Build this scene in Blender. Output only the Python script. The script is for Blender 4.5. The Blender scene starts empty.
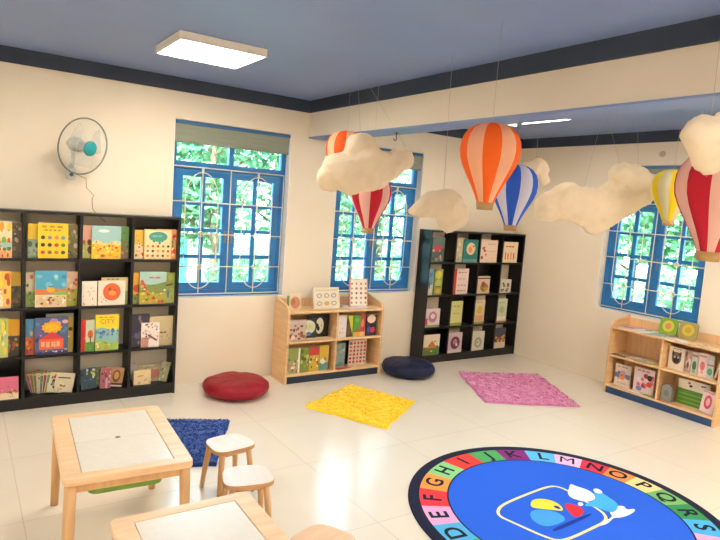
import bpy, bmesh, math, random
from mathutils import Vector, Matrix, noise
PI = math.pi
R = math.radians
sc = bpy.context.scene
col = sc.collection

# ------------------------------------------------------------------ materials
def lin(h):
    if isinstance(h, str):
        h = h.lstrip('#'); h = [int(h[i:i+2], 16)/255 for i in (0, 2, 4)]
    return tuple((c/12.92 if c <= .04045 else ((c+.055)/1.055)**2.4) for c in h) + (1,)
def newmat(name):
    m = bpy.data.materials.new(name); m.use_nodes = True
    nt = m.node_tree; b = nt.nodes['Principled BSDF']
    return m, nt, b
def sock(b, n, v):
    if n in b.inputs: b.inputs[n].default_value = v
CM = {}
def flat(c, rough=.6, metal=0, spec=.5, name=None):
    k = (c, rough, metal, spec)
    if k not in CM:
        m, nt, b = newmat(name or 'paint_' + c.lstrip('#'))
        # faint procedural mottling so that no surface is perfectly flat
        tc = nt.nodes.new('ShaderNodeTexCoord'); nz = nt.nodes.new('ShaderNodeTexNoise'); nz.inputs['Scale'].default_value = 35
        mx = nt.nodes.new('ShaderNodeMixRGB'); mx.blend_type = 'MULTIPLY'; mx.inputs[0].default_value = .1
        mx.inputs[1].default_value = lin(c)
        nt.links.new(tc.outputs['Object'], nz.inputs['Vector']); nt.links.new(nz.outputs['Fac'], mx.inputs[2]); nt.links.new(mx.outputs[0], b.inputs['Base Color'])
        sock(b, 'Roughness', rough); sock(b, 'Metallic', metal); sock(b, 'Specular IOR Level', spec)
        CM[k] = m
    return CM[k]
def noisy(name, c1, c2, scale=6, rough=.7, bump=0, bscale=60, stretch=(1, 1, 1), detail=4, spec=.5, sheen=0, coord='Object'):
    m, nt, b = newmat(name)
    N = nt.nodes.new; L = nt.links.new
    tc = N('ShaderNodeTexCoord'); mp = N('ShaderNodeMapping'); mp.inputs['Scale'].default_value = stretch
    nz = N('ShaderNodeTexNoise'); nz.inputs['Scale'].default_value = scale; nz.inputs['Detail'].default_value = detail
    cr = N('ShaderNodeValToRGB'); cr.color_ramp.elements[0].color = lin(c1); cr.color_ramp.elements[1].color = lin(c2)
    cr.color_ramp.elements[0].position = .3; cr.color_ramp.elements[1].position = .7
    L(tc.outputs[coord], mp.inputs['Vector']); L(mp.outputs[0], nz.inputs['Vector']); L(nz.outputs['Fac'], cr.inputs[0]); L(cr.outputs[0], b.inputs['Base Color'])
    if bump:
        n2 = N('ShaderNodeTexNoise'); n2.inputs['Scale'].default_value = bscale; n2.inputs['Detail'].default_value = 6
        bp = N('ShaderNodeBump'); bp.inputs['Strength'].default_value = bump; bp.inputs['Distance'].default_value = .01
        L(mp.outputs[0], n2.inputs['Vector']); L(n2.outputs['Fac'], bp.inputs['Height']); L(bp.outputs[0], b.inputs['Normal'])
    sock(b, 'Roughness', rough); sock(b, 'Specular IOR Level', spec)
    if sheen: sock(b, 'Sheen Weight', sheen)
    return m
M_wall = noisy('cream_wall_paint', '#e8dcc6', '#eee3cf', 1.5, .75, .05, 90)
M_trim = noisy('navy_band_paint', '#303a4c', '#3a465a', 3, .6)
M_ceil = noisy('slate_blue_ceiling_paint', '#7990bf', '#839ac9', 1.2, .55, .05, 60)
M_wood = noisy('pine_wood', '#d9ae7c', '#e6c293', 3, .45, .03, 30, (1, 1, 14), spec=.4)
M_woodx = noisy('pine_wood_crosswise', '#dcb283', '#e9c79a', 3, .4, .03, 30, (14, 1, 1), spec=.4)
M_beech = noisy('birch_table_wood', '#e3bb8e', '#efcfa6', 3, .35, .02, 30, (1, 12, 12), spec=.5)
M_beechd = noisy('birch_leg_wood', '#cfa06c', '#ddb483', 3, .5, .02, 30, (12, 12, 1), spec=.4)
M_edge = noisy('plywood_edge', '#b98d5a', '#cda06c', 20, .6, stretch=(1, 1, 20))
M_stool = noisy('pale_birch_stool_top', '#e2cbbf', '#ead6cb', 3, .35, .02, 30, (10, 1, 1))
M_stool2 = noisy('birch_stool_top', '#dcb48c', '#e5c39d', 3, .4, .02, 30, (1, 10, 1))
M_black = noisy('black_laminate', '#08080a', '#0f0f11', 8, .35, .02, 200, spec=.5)
M_navyw = noisy('navy_plinth_paint', '#223c62', '#2c4c7c', 5, .5)
M_white = flat('#f2efe8', .35, name='white_plastic')
M_lid = flat('#e8e2d6', .22, name='white_lid')
M_steel = flat('#8b8f94', .3, .9, name='steel')
M_blue = noisy('blue_window_paint', '#216fb2', '#2c80c4', 4, .35)
M_grille = flat('#efe6cf', .4, name='cream_iron_grille')
M_green = flat('#7fae4a', .4, name='green_plastic')
M_paper = flat('#efe9dc', .8, name='pages')
M_kraft = noisy('kraft_cardboard', '#a27c4b', '#b89260', 20, .8)
M_blind = noisy('sage_blind_fabric', '#8b9282', '#979e8e', 3, .8, .1, 300, (1, 1, 30))
def mat_emit(name, c, s):
    m, nt, b = newmat(name); nt.nodes.remove(b)
    e = nt.nodes.new('ShaderNodeEmission'); e.inputs[0].default_value = lin(c) ; e.inputs[1].default_value = s
    nt.links.new(e.outputs[0], nt.nodes['Material Output'].inputs[0]); return m
M_lamp = mat_emit('lamp_diffuser_glow', '#fff3e2', 9)
def mat_trans(name, c, fac=.4, rough=.7):
    """thin paper or cotton that lets part of the light through"""
    m, nt, b = newmat(name); N = nt.nodes.new; L = nt.links.new
    nz = N('ShaderNodeTexNoise'); nz.inputs['Scale'].default_value = 9
    mx = N('ShaderNodeMixRGB'); mx.blend_type = 'MULTIPLY'; mx.inputs[0].default_value = .12; mx.inputs[1].default_value = lin(c)
    tc = N('ShaderNodeTexCoord'); L(tc.outputs['Object'], nz.inputs[0]); L(nz.outputs['Fac'], mx.inputs[2])
    t = N('ShaderNodeBsdfTranslucent'); a = N('ShaderNodeMixShader'); a.inputs[0].default_value = fac
    L(mx.outputs[0], b.inputs['Base Color']); L(mx.outputs[0], t.inputs[0]); sock(b, 'Roughness', rough)
    L(b.outputs[0], a.inputs[1]); L(t.outputs[0], a.inputs[2]); L(a.outputs[0], nt.nodes['Material Output'].inputs[0])
    return m
def mat_glass(name, tint='#f4fbff', gloss=.06, rough=.0):
    m, nt, b = newmat(name); nt.nodes.remove(b); N = nt.nodes.new; L = nt.links.new
    t = N('ShaderNodeBsdfTransparent'); t.inputs[0].default_value = lin(tint)
    g = N('ShaderNodeBsdfGlossy'); g.inputs['Roughness'].default_value = rough
    fr = N('ShaderNodeFresnel'); fr.inputs[0].default_value = 1.45
    a = N('ShaderNodeMixShader'); L(fr.outputs[0], a.inputs[0]); L(t.outputs[0], a.inputs[1]); L(g.outputs[0], a.inputs[2])
    L(a.outputs[0], nt.nodes['Material Output'].inputs[0]); return m
M_glass = mat_glass('window_glass')
m_, nt_, b_0 = newmat('clear_fan_blade_plastic'); sock(b_0, 'Base Color', lin('#e8f0ee')); sock(b_0, 'Alpha', .22); sock(b_0, 'Roughness', .5); sock(b_0, 'Specular IOR Level', .1)
M_blade = m_
def mat_floor():
    m, nt, b = newmat('glossy_cream_tile'); N = nt.nodes.new; L = nt.links.new
    tc = N('ShaderNodeTexCoord'); mp = N('ShaderNodeMapping'); mp.inputs['Location'].default_value = (.1, .25, 0)
    br = N('ShaderNodeTexBrick'); br.offset = 0; br.squash = 1
    br.inputs['Scale'].default_value = 1.0; br.inputs['Brick Width'].default_value = .8; br.inputs['Row Height'].default_value = .8
    br.inputs['Mortar Size'].default_value = .0022; br.inputs['Mortar Smooth'].default_value = .2
    br.inputs['Color1'].default_value = lin('#e8dfce'); br.inputs['Color2'].default_value = lin('#e6dccb'); br.inputs['Mortar'].default_value = lin('#cfc3ad')
    nz = N('ShaderNodeTexNoise'); nz.inputs['Scale'].default_value = 2.5; nz.inputs['Detail'].default_value = 8
    mx = N('ShaderNodeMixRGB'); mx.blend_type = 'MULTIPLY'; mx.inputs[0].default_value = .08
    L(tc.outputs['Object'], mp.inputs[0]); L(mp.outputs[0], br.inputs['Vector']); L(mp.outputs[0], nz.inputs['Vector'])
    L(br.outputs['Color'], mx.inputs[1]); L(nz.outputs['Fac'], mx.inputs[2]); L(mx.outputs[0], b.inputs['Base Color'])
    sock(b, 'Roughness', .18); sock(b, 'Specular IOR Level', .6)
    return m
M_floor = mat_floor()

# ------------------------------------------------------------------ mesh builder
class MB:
    def __init__(s): s.v = []; s.f = []; s.m = []; s.sm = []
    def add(s, vs, fs, mi=0, smooth=False, mtx=None):
        o = len(s.v)
        s.v += [tuple(mtx @ Vector(p)) if mtx else tuple(p) for p in vs]
        for f in fs: s.f.append(tuple(i+o for i in f)); s.m.append(mi); s.sm.append(smooth)
        return s
    def box(s, x0, x1, y0, y1, z0, z1, mi=0, mtx=None):
        vs = [(x, y, z) for z in (z0, z1) for y in (y0, y1) for x in (x0, x1)]
        return s.add(vs, [(0, 2, 3, 1), (4, 5, 7, 6), (0, 1, 5, 4), (2, 6, 7, 3), (0, 4, 6, 2), (1, 3, 7, 5)], mi, False, mtx)
    def poly(s, pts, mi=0, mtx=None): return s.add(pts, [tuple(range(len(pts)))], mi, False, mtx)
    def prism(s, pts, z0, z1, mi=0, mtx=None, smooth=False, mi_top=None):
        n = len(pts)
        s.add([(p[0], p[1], z0) for p in pts] + [(p[0], p[1], z1) for p in pts],
              [(i, (i+1) % n, n+(i+1) % n, n+i) for i in range(n)], mi, smooth, mtx)
        s.add([(p[0], p[1], z0) for p in pts], [tuple(reversed(range(n)))], mi, False, mtx)
        return s.add([(p[0], p[1], z1) for p in pts], [tuple(range(n))], mi if mi_top is None else mi_top, False, mtx)
    def tube(s, pts, r, n=8, mi=0, caps=True, closed=False):
        pts = [Vector(p) for p in pts]; k = len(pts); vs = []; prev = None
        rr = r if isinstance(r, (list, tuple)) else [r]*k
        for i, p in enumerate(pts):
            if closed: t = pts[(i+1) % k]-pts[i-1]
            else: t = pts[min(i+1, k-1)]-pts[max(i-1, 0)]
            t.normalize()
            a = prev if prev else (Vector((0, 0, 1)) if abs(t.z) < .9 else Vector((1, 0, 0)))
            u = (a - t*a.dot(t))
            if u.length < 1e-6: u = t.orthogonal()
            u.normalize(); w = t.cross(u); prev = u
            for j in range(n):
                an = 2*PI*j/n; vs.append(p + (u*math.cos(an)+w*math.sin(an))*rr[i])
        fs = []
        for i in range(k if closed else k-1):
            for j in range(n):
                a = i*n+j; b_ = i*n+(j+1) % n; c = ((i+1) % k)*n
                fs.append((a, b_, c+(j+1) % n, c+j))
        if caps and not closed: fs += [tuple(reversed(range(n))), tuple(range((k-1)*n, k*n))]
        return s.add(vs, fs, mi, True)
    def lathe(s, prof, n=32, mi=0, mtx=None, smooth=True, fmi=None):
        vs = [(r*math.cos(2*PI*j/n), r*math.sin(2*PI*j/n), z) for r, z in prof for j in range(n)]
        for i in range(len(prof)-1):
            pass
        o = len(s.v); s.v += [tuple(mtx @ Vector(p)) if mtx else tuple(p) for p in vs]
        for i in range(len(prof)-1):
            for j in range(n):
                s.f.append((o+i*n+j, o+i*n+(j+1) % n, o+(i+1)*n+(j+1) % n, o+(i+1)*n+j)); s.m.append(fmi(j) if fmi else mi); s.sm.append(smooth)
        for i, rev in ((0, True), (len(prof)-1, False)):
            if prof[i][0] > 1e-5:
                q = list(range(o+i*n, o+i*n+n)); s.f.append(tuple(reversed(q)) if rev else tuple(q)); s.m.append(mi); s.sm.append(False)
        return s
    def build(s, name, mats, parent=None, bevel=0, loc=None, rz=0):
        me = bpy.data.meshes.new(name); me.from_pydata(s.v, [], s.f)
        for m in (mats if isinstance(mats, (list, tuple)) else [mats]): me.materials.append(m)
        for p, mi, sm in zip(me.polygons, s.m, s.sm): p.material_index = mi; p.use_smooth = sm
        me.update(); o = bpy.data.objects.new(name, me); col.objects.link(o)
        if parent: o.parent = parent
        if loc: o.location = loc
        if rz: o.rotation_euler.z = rz
        if bevel:
            b = o.modifiers.new('bevel', 'BEVEL'); b.width = bevel; b.segments = 2; b.limit_method = 'ANGLE'
        return o
def tag(o, label=None, cat=None, group=None, kind=None):
    if label: o['label'] = label
    if cat: o['category'] = cat
    if group: o['group'] = group
    if kind: o['kind'] = kind
    return o
def empty(name, loc, rz=0, **k):
    o = bpy.data.objects.new(name, None); col.objects.link(o); o.location = loc; o.rotation_euler.z = rz
    return tag(o, **k)
def copy_tree(o, parent=None):
    c = o.copy(); col.objects.link(c)
    if parent: c.parent = parent
    for ch in list(o.children): copy_tree(ch, c)
    return c
def struct(name, mb, mats, parent=None, **k):
    o = mb.build(name, mats, parent, **k)
    if not parent: o['kind'] = 'structure'
    return o

# ------------------------------------------------------------------ room shell
XB, XL, YF, ZC, BAND = 6.106, -2.2, -7.4, 2.61, 2.50
WT = .22
struct('floor', MB().box(XL-WT, XB+WT, YF-WT, WT, -.1, 0), M_floor)
struct('ceiling', MB().box(XL-WT, XB+WT, YF-WT, WT, ZC, ZC+.15), M_ceil)
W1 = (1.915, 2.995); W2 = (3.512, 4.590); WZ = (.767, 2.278); W3 = (-2.313, -1.236); WZ3 = (.775, 2.278)
w = MB()
for a, b_ in ((XL-WT, W1[0]), (W1[1], W2[0]), (W2[1], XB+WT)): w.box(a, b_, 0, WT, 0, ZC)
for a, b_ in (W1, W2): w.box(a, b_, 0, WT, 0, WZ[0]); w.box(a, b_, 0, WT, WZ[1], ZC)
struct('wall_back', w, M_wall)
w = MB()
w.box(XB, XB+WT, W3[1], 0, 0, ZC); w.box(XB, XB+WT, YF, W3[0], 0, ZC)
w.box(XB, XB+WT, W3[0], W3[1], 0, WZ3[0]); w.box(XB, XB+WT, W3[0], W3[1], WZ3[1], ZC)
struct('wall_right', w, M_wall)
struct('wall_left', MB().box(XL-WT, XL, YF, 0, 0, ZC), M_wall)
struct('wall_front', MB().box(XL-WT, XB+WT, YF-WT, YF, 0, ZC), M_wall)
struct('ceiling_beam', MB().box(3.168, 3.395, YF, -.001, 2.28, ZC-.001, 0), M_wall)
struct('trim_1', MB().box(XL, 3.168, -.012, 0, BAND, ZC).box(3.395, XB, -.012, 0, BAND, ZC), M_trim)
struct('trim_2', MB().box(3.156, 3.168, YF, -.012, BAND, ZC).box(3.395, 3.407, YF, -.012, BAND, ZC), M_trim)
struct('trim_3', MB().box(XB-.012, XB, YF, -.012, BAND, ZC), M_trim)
struct('trim_4', MB().box(3.1675, 3.3955, YF, -.003, 2.268, 2.28), M_ceil)      # painted underside of the beam

# ------------------------------------------------------------------ windows
def window(name, loc, rz, wd, z0, z1):
    """local x along the wall from the left jamb, y into the wall, z world height"""
    t = empty(name, loc, rz, kind='structure')
    Y0, Y1 = .085, .14
    tz = 1.91                                      # transom rail centre
    fr = MB()
    fr.box(0, .05, Y0, Y1, z0, z1).box(wd-.05, wd, Y0, Y1, z0, z1).box(.05, wd-.05, Y0, Y1, z0, z0+.06).box(.05, wd-.05, Y0, Y1, z1-.05, z1)
    fr.box(.05, wd-.05, Y0, Y1, tz-.035, tz+.035).box(wd/2-.022, wd/2+.022, Y0, Y1, tz+.035, z1-.05)
    fr.build('frame', M_blue, t, .003)
    for a, b_ in ((.05, wd/2-.022), (wd/2+.022, wd-.05)):
        MB().box(a, b_, Y0+.025, Y0+.029, tz+.035, z1-.05).build('pane', M_glass, t)
    for k, (a, b_) in enumerate(((.052, wd/2-.001), (wd/2+.001, wd-.052))):
        s = MB(); za, zb = z0+.062, tz-.037; yy0, yy1 = Y0+.004, Y0+.044; st = .062
        s.box(a, a+st, yy0, yy1, za, zb).box(b_-st, b_, yy0, yy1, za, zb).box(a+st, b_-st, yy0, yy1, za, za+st).box(a+st, b_-st, yy0, yy1, zb-.05, zb)
        xm = (a+b_)/2; s.box(xm-.019, xm+.019, yy0+.005, yy1-.005, za+st, zb-.05)
        for q in (1, 2, 3):
            zz = za+st+(zb-.05-za-st)*q/4; s.box(a+st, b_-st, yy0+.006, yy1-.006, zz-.017, zz+.017)
        so = s.build('sash', M_blue, t, .002)
        MB().box(a+st, b_-st, yy0+.018, yy0+.022, za+st, zb-.05).build('pane', M_glass, so)
        hx = b_-.03 if k == 0 else a+.03
        MB().box(hx-.009, hx+.009, yy0-.012, yy0, 1.25, 1.36).build('handle', M_steel, so, .002)
    g = MB(); yg = .055; r = .0055
    ga, gb, gz0, gz1 = .012, wd-.03, z0+.03, tz-.01
    for z in (gz0, gz1): g.tube([(ga, yg, z), (gb, yg, z)], r, 6)
    for q in (.27, .52, .78):
        z = gz0+(gz1-gz0)*(1-q)
        g.tube([(ga, yg, z), (gb, yg, z)], r, 6)
    for x in (ga, (ga+gb)/2, gb): g.tube([(x, yg, gz0), (x, yg, gz1)], r, 6)
    for x in ((ga*3+gb)/4, (ga+gb*3)/4):
        g.tube([(x, yg-.006, gz0), (x, yg-.006, gz1)], r, 6)
        hw = (gb-ga)*.14; pts = []
        za, zb = gz0+.05+hw*1.6, gz1-.04-hw*1.6
        for k in range(13): an = PI*k/12; pts.append((x+hw*math.cos(an), yg-.012, zb+hw*1.6*math.sin(an)))
        for k in range(13): an = PI+PI*k/12; pts.append((x+hw*math.cos(an), yg-.012, za+hw*1.6*math.sin(an)))
        g.tube(pts, r*.9, 6, closed=True)
        for q in (.52, .78):
            z = gz0+(gz1-gz0)*(1-q)
            g.tube([(x+.022*math.cos(2*PI*j/14), yg-.014, z+.022*math.sin(2*PI*j/14)) for j in range(14)], .0045, 6, closed=True)
        g.tube([(x, yg-.008, gz1-.05), (x, yg-.008, gz1)], .011, 8)
    g.build('grille', M_grille, t)
    bl = MB(); bl.box(.006, wd-.012, .03, .033, z1-.175, z1-.02).box(.006, wd-.012, .024, .03, z1-.10, z1-.02)
    bo = bl.build('blind', M_blind, t)
    MB().tube([(.006, .034, z1-.175), (wd-.012, .034, z1-.175)], .009, 8).build('bottom_bar', M_blind, bo)
    MB().box(.004, wd-.006, .012, .05, z1-.032, z1-.004).build('head_rail', flat('#3a6ea8', .4), bo, .004)
    MB().box(wd-.005, wd, .001, .085, z0+.006, z1).box(0, .005, .001, .085, z0+.006, z1).build('skylit_reveal', flat('#fbf8f2', .5), t)  # added white facing; its colour carries the skylight on the cream reveals
    MB().box(-.0, wd, 0.0005, .145, z0-.002, z0+.006).build('sill', flat('#f4f1ea', .4), t)
    return t
window('window_1', (W1[0], 0, 0), 0, W1[1]-W1[0], *WZ)
window('window_2', (W2[0], 0, 0), 0, W2[1]-W2[0], *WZ)
window('window_3', (XB, W3[1], 0), -PI/2, W3[1]-W3[0], *WZ3)

# ------------------------------------------------------------------ black shelving units
def frame(loc, rz): return Matrix.Translation(Vector(loc)) @ Matrix.Rotation(rz, 4, 'Z')
PIT = .3715; UW = 1.486; UH = 1.47; UD = .2
TOPS = [1.127, .764, .405, .09]
def black_unit(loc, label, backs):
    t = empty('black_bookshelf', loc, 0, label=label, cat='bookshelf', group='black cube shelving units')
    for a in (0, UW-.02): MB().box(a, a+.02, -UD, -.004, 0, UH).build('side_panel', M_black, t, .0015)
    MB().box(.02, UW-.02, -UD, -.004, UH-.02, UH).build('top_panel', M_black, t, .0015)
    MB().box(.02, UW-.02, -UD, -.004, .07, .09).box(.02, UW-.02, -UD+.012, -UD+.03, 0, .07).box(.02, UW-.02, -.03, -.012, 0, .07).build('base_panel', M_black, t, .0015)
    for z in TOPS[:3]: MB().box(.02, UW-.02, -UD, -.004, z-.02, z).build('shelf', M_black, t, .0015)
    zz = [UH-.02] + TOPS
    for c in (1, 2, 3):
        d = MB()
        for k in range(4): d.box(c*PIT-.01, c*PIT+.01, -UD, -.004, zz[k+1], zz[k]-(.02 if k else 0))
        d.build('divider', M_black, t)
    for r_, c in backs:
        MB().box(max(c*PIT+.01, .02), min((c+1)*PIT-.01, UW-.02), -.02, -.006, TOPS[r_], zz[r_]-(.02 if r_ else 0)).build('back_panel', M_black, t)
    return t
U1 = (.453, 0, 0); U2 = (4.614, 0, 0)
black_unit(U1, 'wide black cube bookshelf below the wall fan, filled with colourful children\'s books', [(0, 3), (1, 2), (2, 1), (3, 0)])
black_unit(U2, 'black cube bookshelf in the far corner, right of the second window', [(0, 3), (1, 2), (2, 1), (3, 0)])

# ------------------------------------------------------------------ low wooden shelves
WW, WD = 1.067, .298
def wood_unit(loc, rz, label, plinth):
    t = empty('low_bookshelf', loc, rz, label=label, cat='bookshelf', group='low pine bookshelves')
    prof = [(-WD, 0), (-WD, .655), (-WD+.01, .685), (-WD+.03, .71), (-WD+.07, .73), (-WD+.14, .745), (-.06, .765), (-.02, .78), (-.004, .78), (-.004, 0)]
    mt = Matrix(((0, 0, 1, 0), (1, 0, 0, 0), (0, 1, 0, 0), (0, 0, 0, 1)))
    for a in (0, WW-.02):
        m = MB(); m.prism(prof, a, a+.02, 0, mt); m.build('side_panel', M_wood, t, .003)
    MB().box(.02, WW-.02, -WD+.004, -.004, .652, .672).build('top_shelf', M_woodx, t, .002)
    MB().box(.02, WW-.02, -WD+.006, -.012, .373, .391).build('middle_shelf', M_woodx, t, .002)
    MB().box(.02, WW-.02, -WD+.004, -.012, .067, .085).build('bottom_shelf', M_woodx, t, .002)
    MB().box(.524, .542, -WD+.008, -.012, .085, .373).box(.524, .542, -WD+.008, -.012, .391, .652).build('divider', M_wood, t, .002)
    MB().box(.02, WW-.02, -.012, -.004, .06, .75).build('back_panel', M_woodx, t)
    MB().box(.02, WW-.02, -WD+.01, -WD+.026, 0, .067).build('plinth', plinth, t)
    return t
V1 = (2.902, -.03, 0); V2 = (XB, -1.632, 0)
wood_unit(V1, 0, 'low pine bookshelf with navy plinth between the two back windows', noisy('dark_navy_plinth_paint', '#161f30', '#1c2739', 5, .5))
wood_unit(V2, -PI/2, 'low pine bookshelf with navy plinth under the right-hand window', M_navyw)

# ------------------------------------------------------------------ books
class Art:
    """cover picture: coloured patches in cover coordinates (0..1, v upwards)"""
    def __init__(s, seed=0): s.l = []; s.r = random.Random(seed); s.rich = seed < 40 and seed not in (4, 25, 26)
    def rect(s, u0, v0, u1, v1, c): s.l.append((c, [(u0, v0), (u1, v0), (u1, v1), (u0, v1)])); return s
    def ell(s, u, v, a, b, c, n=14, ph=0, spike=0):
        n2 = n*2 if spike else n
        s.l.append((c, [(u+a*math.cos(2*PI*k/n2+ph)*(1-spike*(k % 2)), v+b*math.sin(2*PI*k/n2+ph)*(1-spike*(k % 2))) for k in range(n2)])); return s
    def poly(s, c, pts): s.l.append((c, pts)); return s
    def words(s, u0, u1, v, h, c, n=3):
        x = u0; w_ = (u1-u0)/n
        for k in range(n):
            s.rect(x, v-h/2+s.r.uniform(-.1, .1)*h, x+w_*s.r.uniform(.6, .85), v+h/2, c); x += w_
        return s
    def blobs(s, n, pal, u0, v0, u1, v1, r0=.04, r1=.11):
        for k in range(n):
            a = s.r.uniform(r0, r1)
            s.ell(min(max(s.r.uniform(u0, u1), a), 1-a), min(max(s.r.uniform(v0, v1), a), 1-a), a, a*s.r.uniform(.5, 1), s.r.choice(pal), 8, s.r.uniform(0, 1))
        return s
    def hills(s, c, v, amp, k=1.5, ph=0):
        pts = [(i/12, v+amp*math.sin(k*2*PI*i/12+ph)) for i in range(13)]
        s.l.append((c, [(0, 0)]+[(1, 0)]+list(reversed(pts)))); return s
BK = random.Random(5)
def book(fr, x, y, z, w_, h, label, group, base, art=None, T=.014, roll=0, yaw=0, lean=0, name='picture_book', cat='book', spine=None, pages=True):
    """fr: unit frame; x = left edge, y = depth from the wall (negative = towards the room)"""
    m = MB(); cols = [base, 'P', spine or base]; hw = w_/2
    if art and art.rich and w_ > .09:
        cs = [c for c, _ in art.l]; art.blobs(14, cs+['#f4ead4', '#5a4a3c'], .04, .04, .96, .6, .012, .035)
    if T > .006:
        m.box(-hw, hw, -T/2, -T/2+.0022, 0, h, 0).box(-hw, hw, T/2-.0022, T/2, 0, h, 0).box(-hw, -hw+.0025, -T/2+.0022, T/2-.0022, 0, h, 2)
        m.box(-hw+.0025, hw-.004, -T/2+.0022, T/2-.0022, .004, h-.004, 1)
    else:
        m.box(-hw, hw, -T/2, T/2, 0, h, 0)
    yy = -T/2-.0003
    for c, pts in (art.l if art else []):
        if c not in cols: cols.append(c)
        m.poly([(-hw+max(0, min(1, p[0]))*w_, yy, max(0, min(1, p[1]))*h) for p in pts], cols.index(c)); yy -= .00012
    mats = [M_paper if c == 'P' else flat(c, .32) for c in cols]
    o = m.build(name, mats)
    zz = z + hw*abs(math.sin(roll)) + (T/2)*abs(math.sin(lean)) + .0008
    o.matrix_world = fr @ Matrix.Translation((x+hw, y, zz)) @ Matrix.Rotation(yaw, 4, 'Z') @ Matrix.Rotation(roll, 4, 'Y') @ Matrix.Rotation(lean, 4, 'X')
    tag(o, label, cat, group)
    return o
F1 = frame(U1, 0); F2 = frame(U2, 0); FW1 = frame(V1, 0); FW2 = frame(V2, -PI/2)
YF_, YB_ = -.178, -.15
G1 = 'picture books facing out on the wide black bookshelf'
A = Art
def animal_grid(seed):
    a = A(seed).words(.12, .88, .9, .06, '#c98a1c', 3).words(.2, .8, .8, .04, '#b87a20', 4)
    for i, cs in enumerate((('#c8443a', '#7d6a3a', '#b5853a', '#3d5a38'), ('#3a4a2c', '#4a3c34', '#c4503e', '#5b8a3a'), ('#355a3a', '#8a8a90', '#e08a6a', '#7890a8'))):
        for j, c in enumerate(cs): a.ell(.16+.225*j, .17+.21*i, .075, .055, c, 9)
    return a
def icon_grid(seed, pal, nx, ny, v0, v1, r_=.05):
    a = A(seed)
    for i in range(ny):
        for j in range(nx):
            a.ell((j+.5)/nx, v0+(v1-v0)*(i+.5)/ny, r_*a.r.uniform(.7, 1.2), r_*a.r.uniform(.6, 1), a.r.choice(pal), 8)
    return a
WARM = ['#e0532f', '#f0a02c', '#f4c93c', '#c93a34', '#8fae3a', '#f6e6c4', '#5a7f4a']
MIX = ['#d94f45', '#f1b634', '#4f9a58', '#3f77b5', '#f3e3c2', '#7a4a37', '#e88a4a']
farm = A(21).rect(0, .42, 1, 1, '#4fa7c8').blobs(8, ['#7cc2d2', '#2f8fb8', '#a9d7d6'], .05, .55, .95, .92, .06, .12).rect(0, .34, 1, .5, '#e08b52').ell(.5, .48, .14, .07, '#f4b23a').rect(.6, .33, 1, .43, '#8cc05a').hills('#dfc8a6', .3, .02).blobs(16, ['#d94f45', '#f1c634', '#8a4a37', '#f6ead4', '#cf7a4a'], .05, .06, .95, .3, .03, .06).rect(0, 0, 1, .06, '#e8cfa6')
garden = A(22).rect(0, .4, 1, 1, '#9fc6c4').ell(.4, .85, .2, .05, '#d6e6d4').hills('#d9d9a0', .52, .04).hills('#efc034', .44, .03, 2).blobs(26, ['#e9803a', '#f7d644', '#c44a3a', '#6a7a3a', '#fff0b0', '#e0a030'], .05, .05, .95, .42, .03, .07)
fair = A(23).rect(0, 0, 1, 1, '#56658f').blobs(14, ['#7a5aa0', '#4c86a8', '#b88ab0', '#384470', '#d8a8b8'], .05, .35, .95, .95, .05, .1).ell(.5, .74, .33, .17, '#f9a51e', 11, 0, .16).ell(.5, .74, .22, .1, '#fcbb2a').poly('#d8434a', [(.12, .42), (.88, .42), (.5, .62)]).rect(.12, .14, .86, .42, '#ef6a3c').words(.18, .8, .28, .14, '#e9b48c', 4).rect(0, 0, 1, .08, '#3d3f6a').blobs(5, ['#f4d8c8'], .1, .05, .9, .1, .02, .03)
fields = A(24).rect(0, .55, 1, 1, '#a8cbc2').words(.35, .8, .82, .05, '#c97a7a', 2).hills('#7a9b52', .66, -.06, .6).poly('#d2583c', [(.02, .72), (.12, .76), (.42, .2), (.3, .1)]).hills('#b7ad4a', .35, .03, 1.2).blobs(22, ['#e9a53a', '#f3cf3c', '#d2472f', '#5d8a42', '#efe2b8', '#c45a4a'], .05, .05, .95, .6, .03, .075)
teal = A(25).rect(.04, .03, .96, .97, '#f0dba8').ell(.5, .76, .34, .17, '#4f9f8a', 18).words(.3, .7, .78, .06, '#86c0a8', 2).blobs(5, ['#4f9f8a'], .3, .55, .7, .62, .03, .05)
for i_ in range(3):
    for j_ in range(5): teal.ell(.13+.185*j_, .12+.16*i_, .05, .045, ['#d9713a', '#c44a3a', '#7a9a52', '#5d4030', '#e2a53a'][(i_*2+j_) % 5], 8)
orange = A(26).ell(.5, .55, .33, .36, '#e8683a', 22).ell(.52, .5, .14, .1, '#f0a04a').ell(.42, .68, .06, .05, '#b9502c').words(.36, .7, .62, .04, '#c44a28', 2).blobs(5, ['#b8ab90', '#8c8070'], .1, .08, .3, .35, .02, .03)
city = A(27).rect(0, .55, 1, 1, '#f4d834').words(.15, .8, .93, .03, '#b0903a', 3).hills('#8fc0b8', .6, .05, 1).blobs(14, ['#3f6fb0', '#8f7ab8', '#c9564a', '#f4e45a', '#5a9ac0', '#e8e0d0'], .08, .28, .95, .58, .04, .08).hills('#a6c25a', .26, .05, .8, 1).blobs(4, ['#f0d8b0', '#d98a6a'], .05, .05, .6, .2, .04, .07)
dino = A(28).blobs(26, ['#7a3a34', '#2f2a2c', '#8c5a4a', '#c9a8a0'], .1, .35, .95, .97, .025, .06).rect(0, 0, .4, .42, '#c98f7c').poly('#8a5a48', [(.3, .5), (.4, .55), (.9, .3), (.85, .24)])
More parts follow.
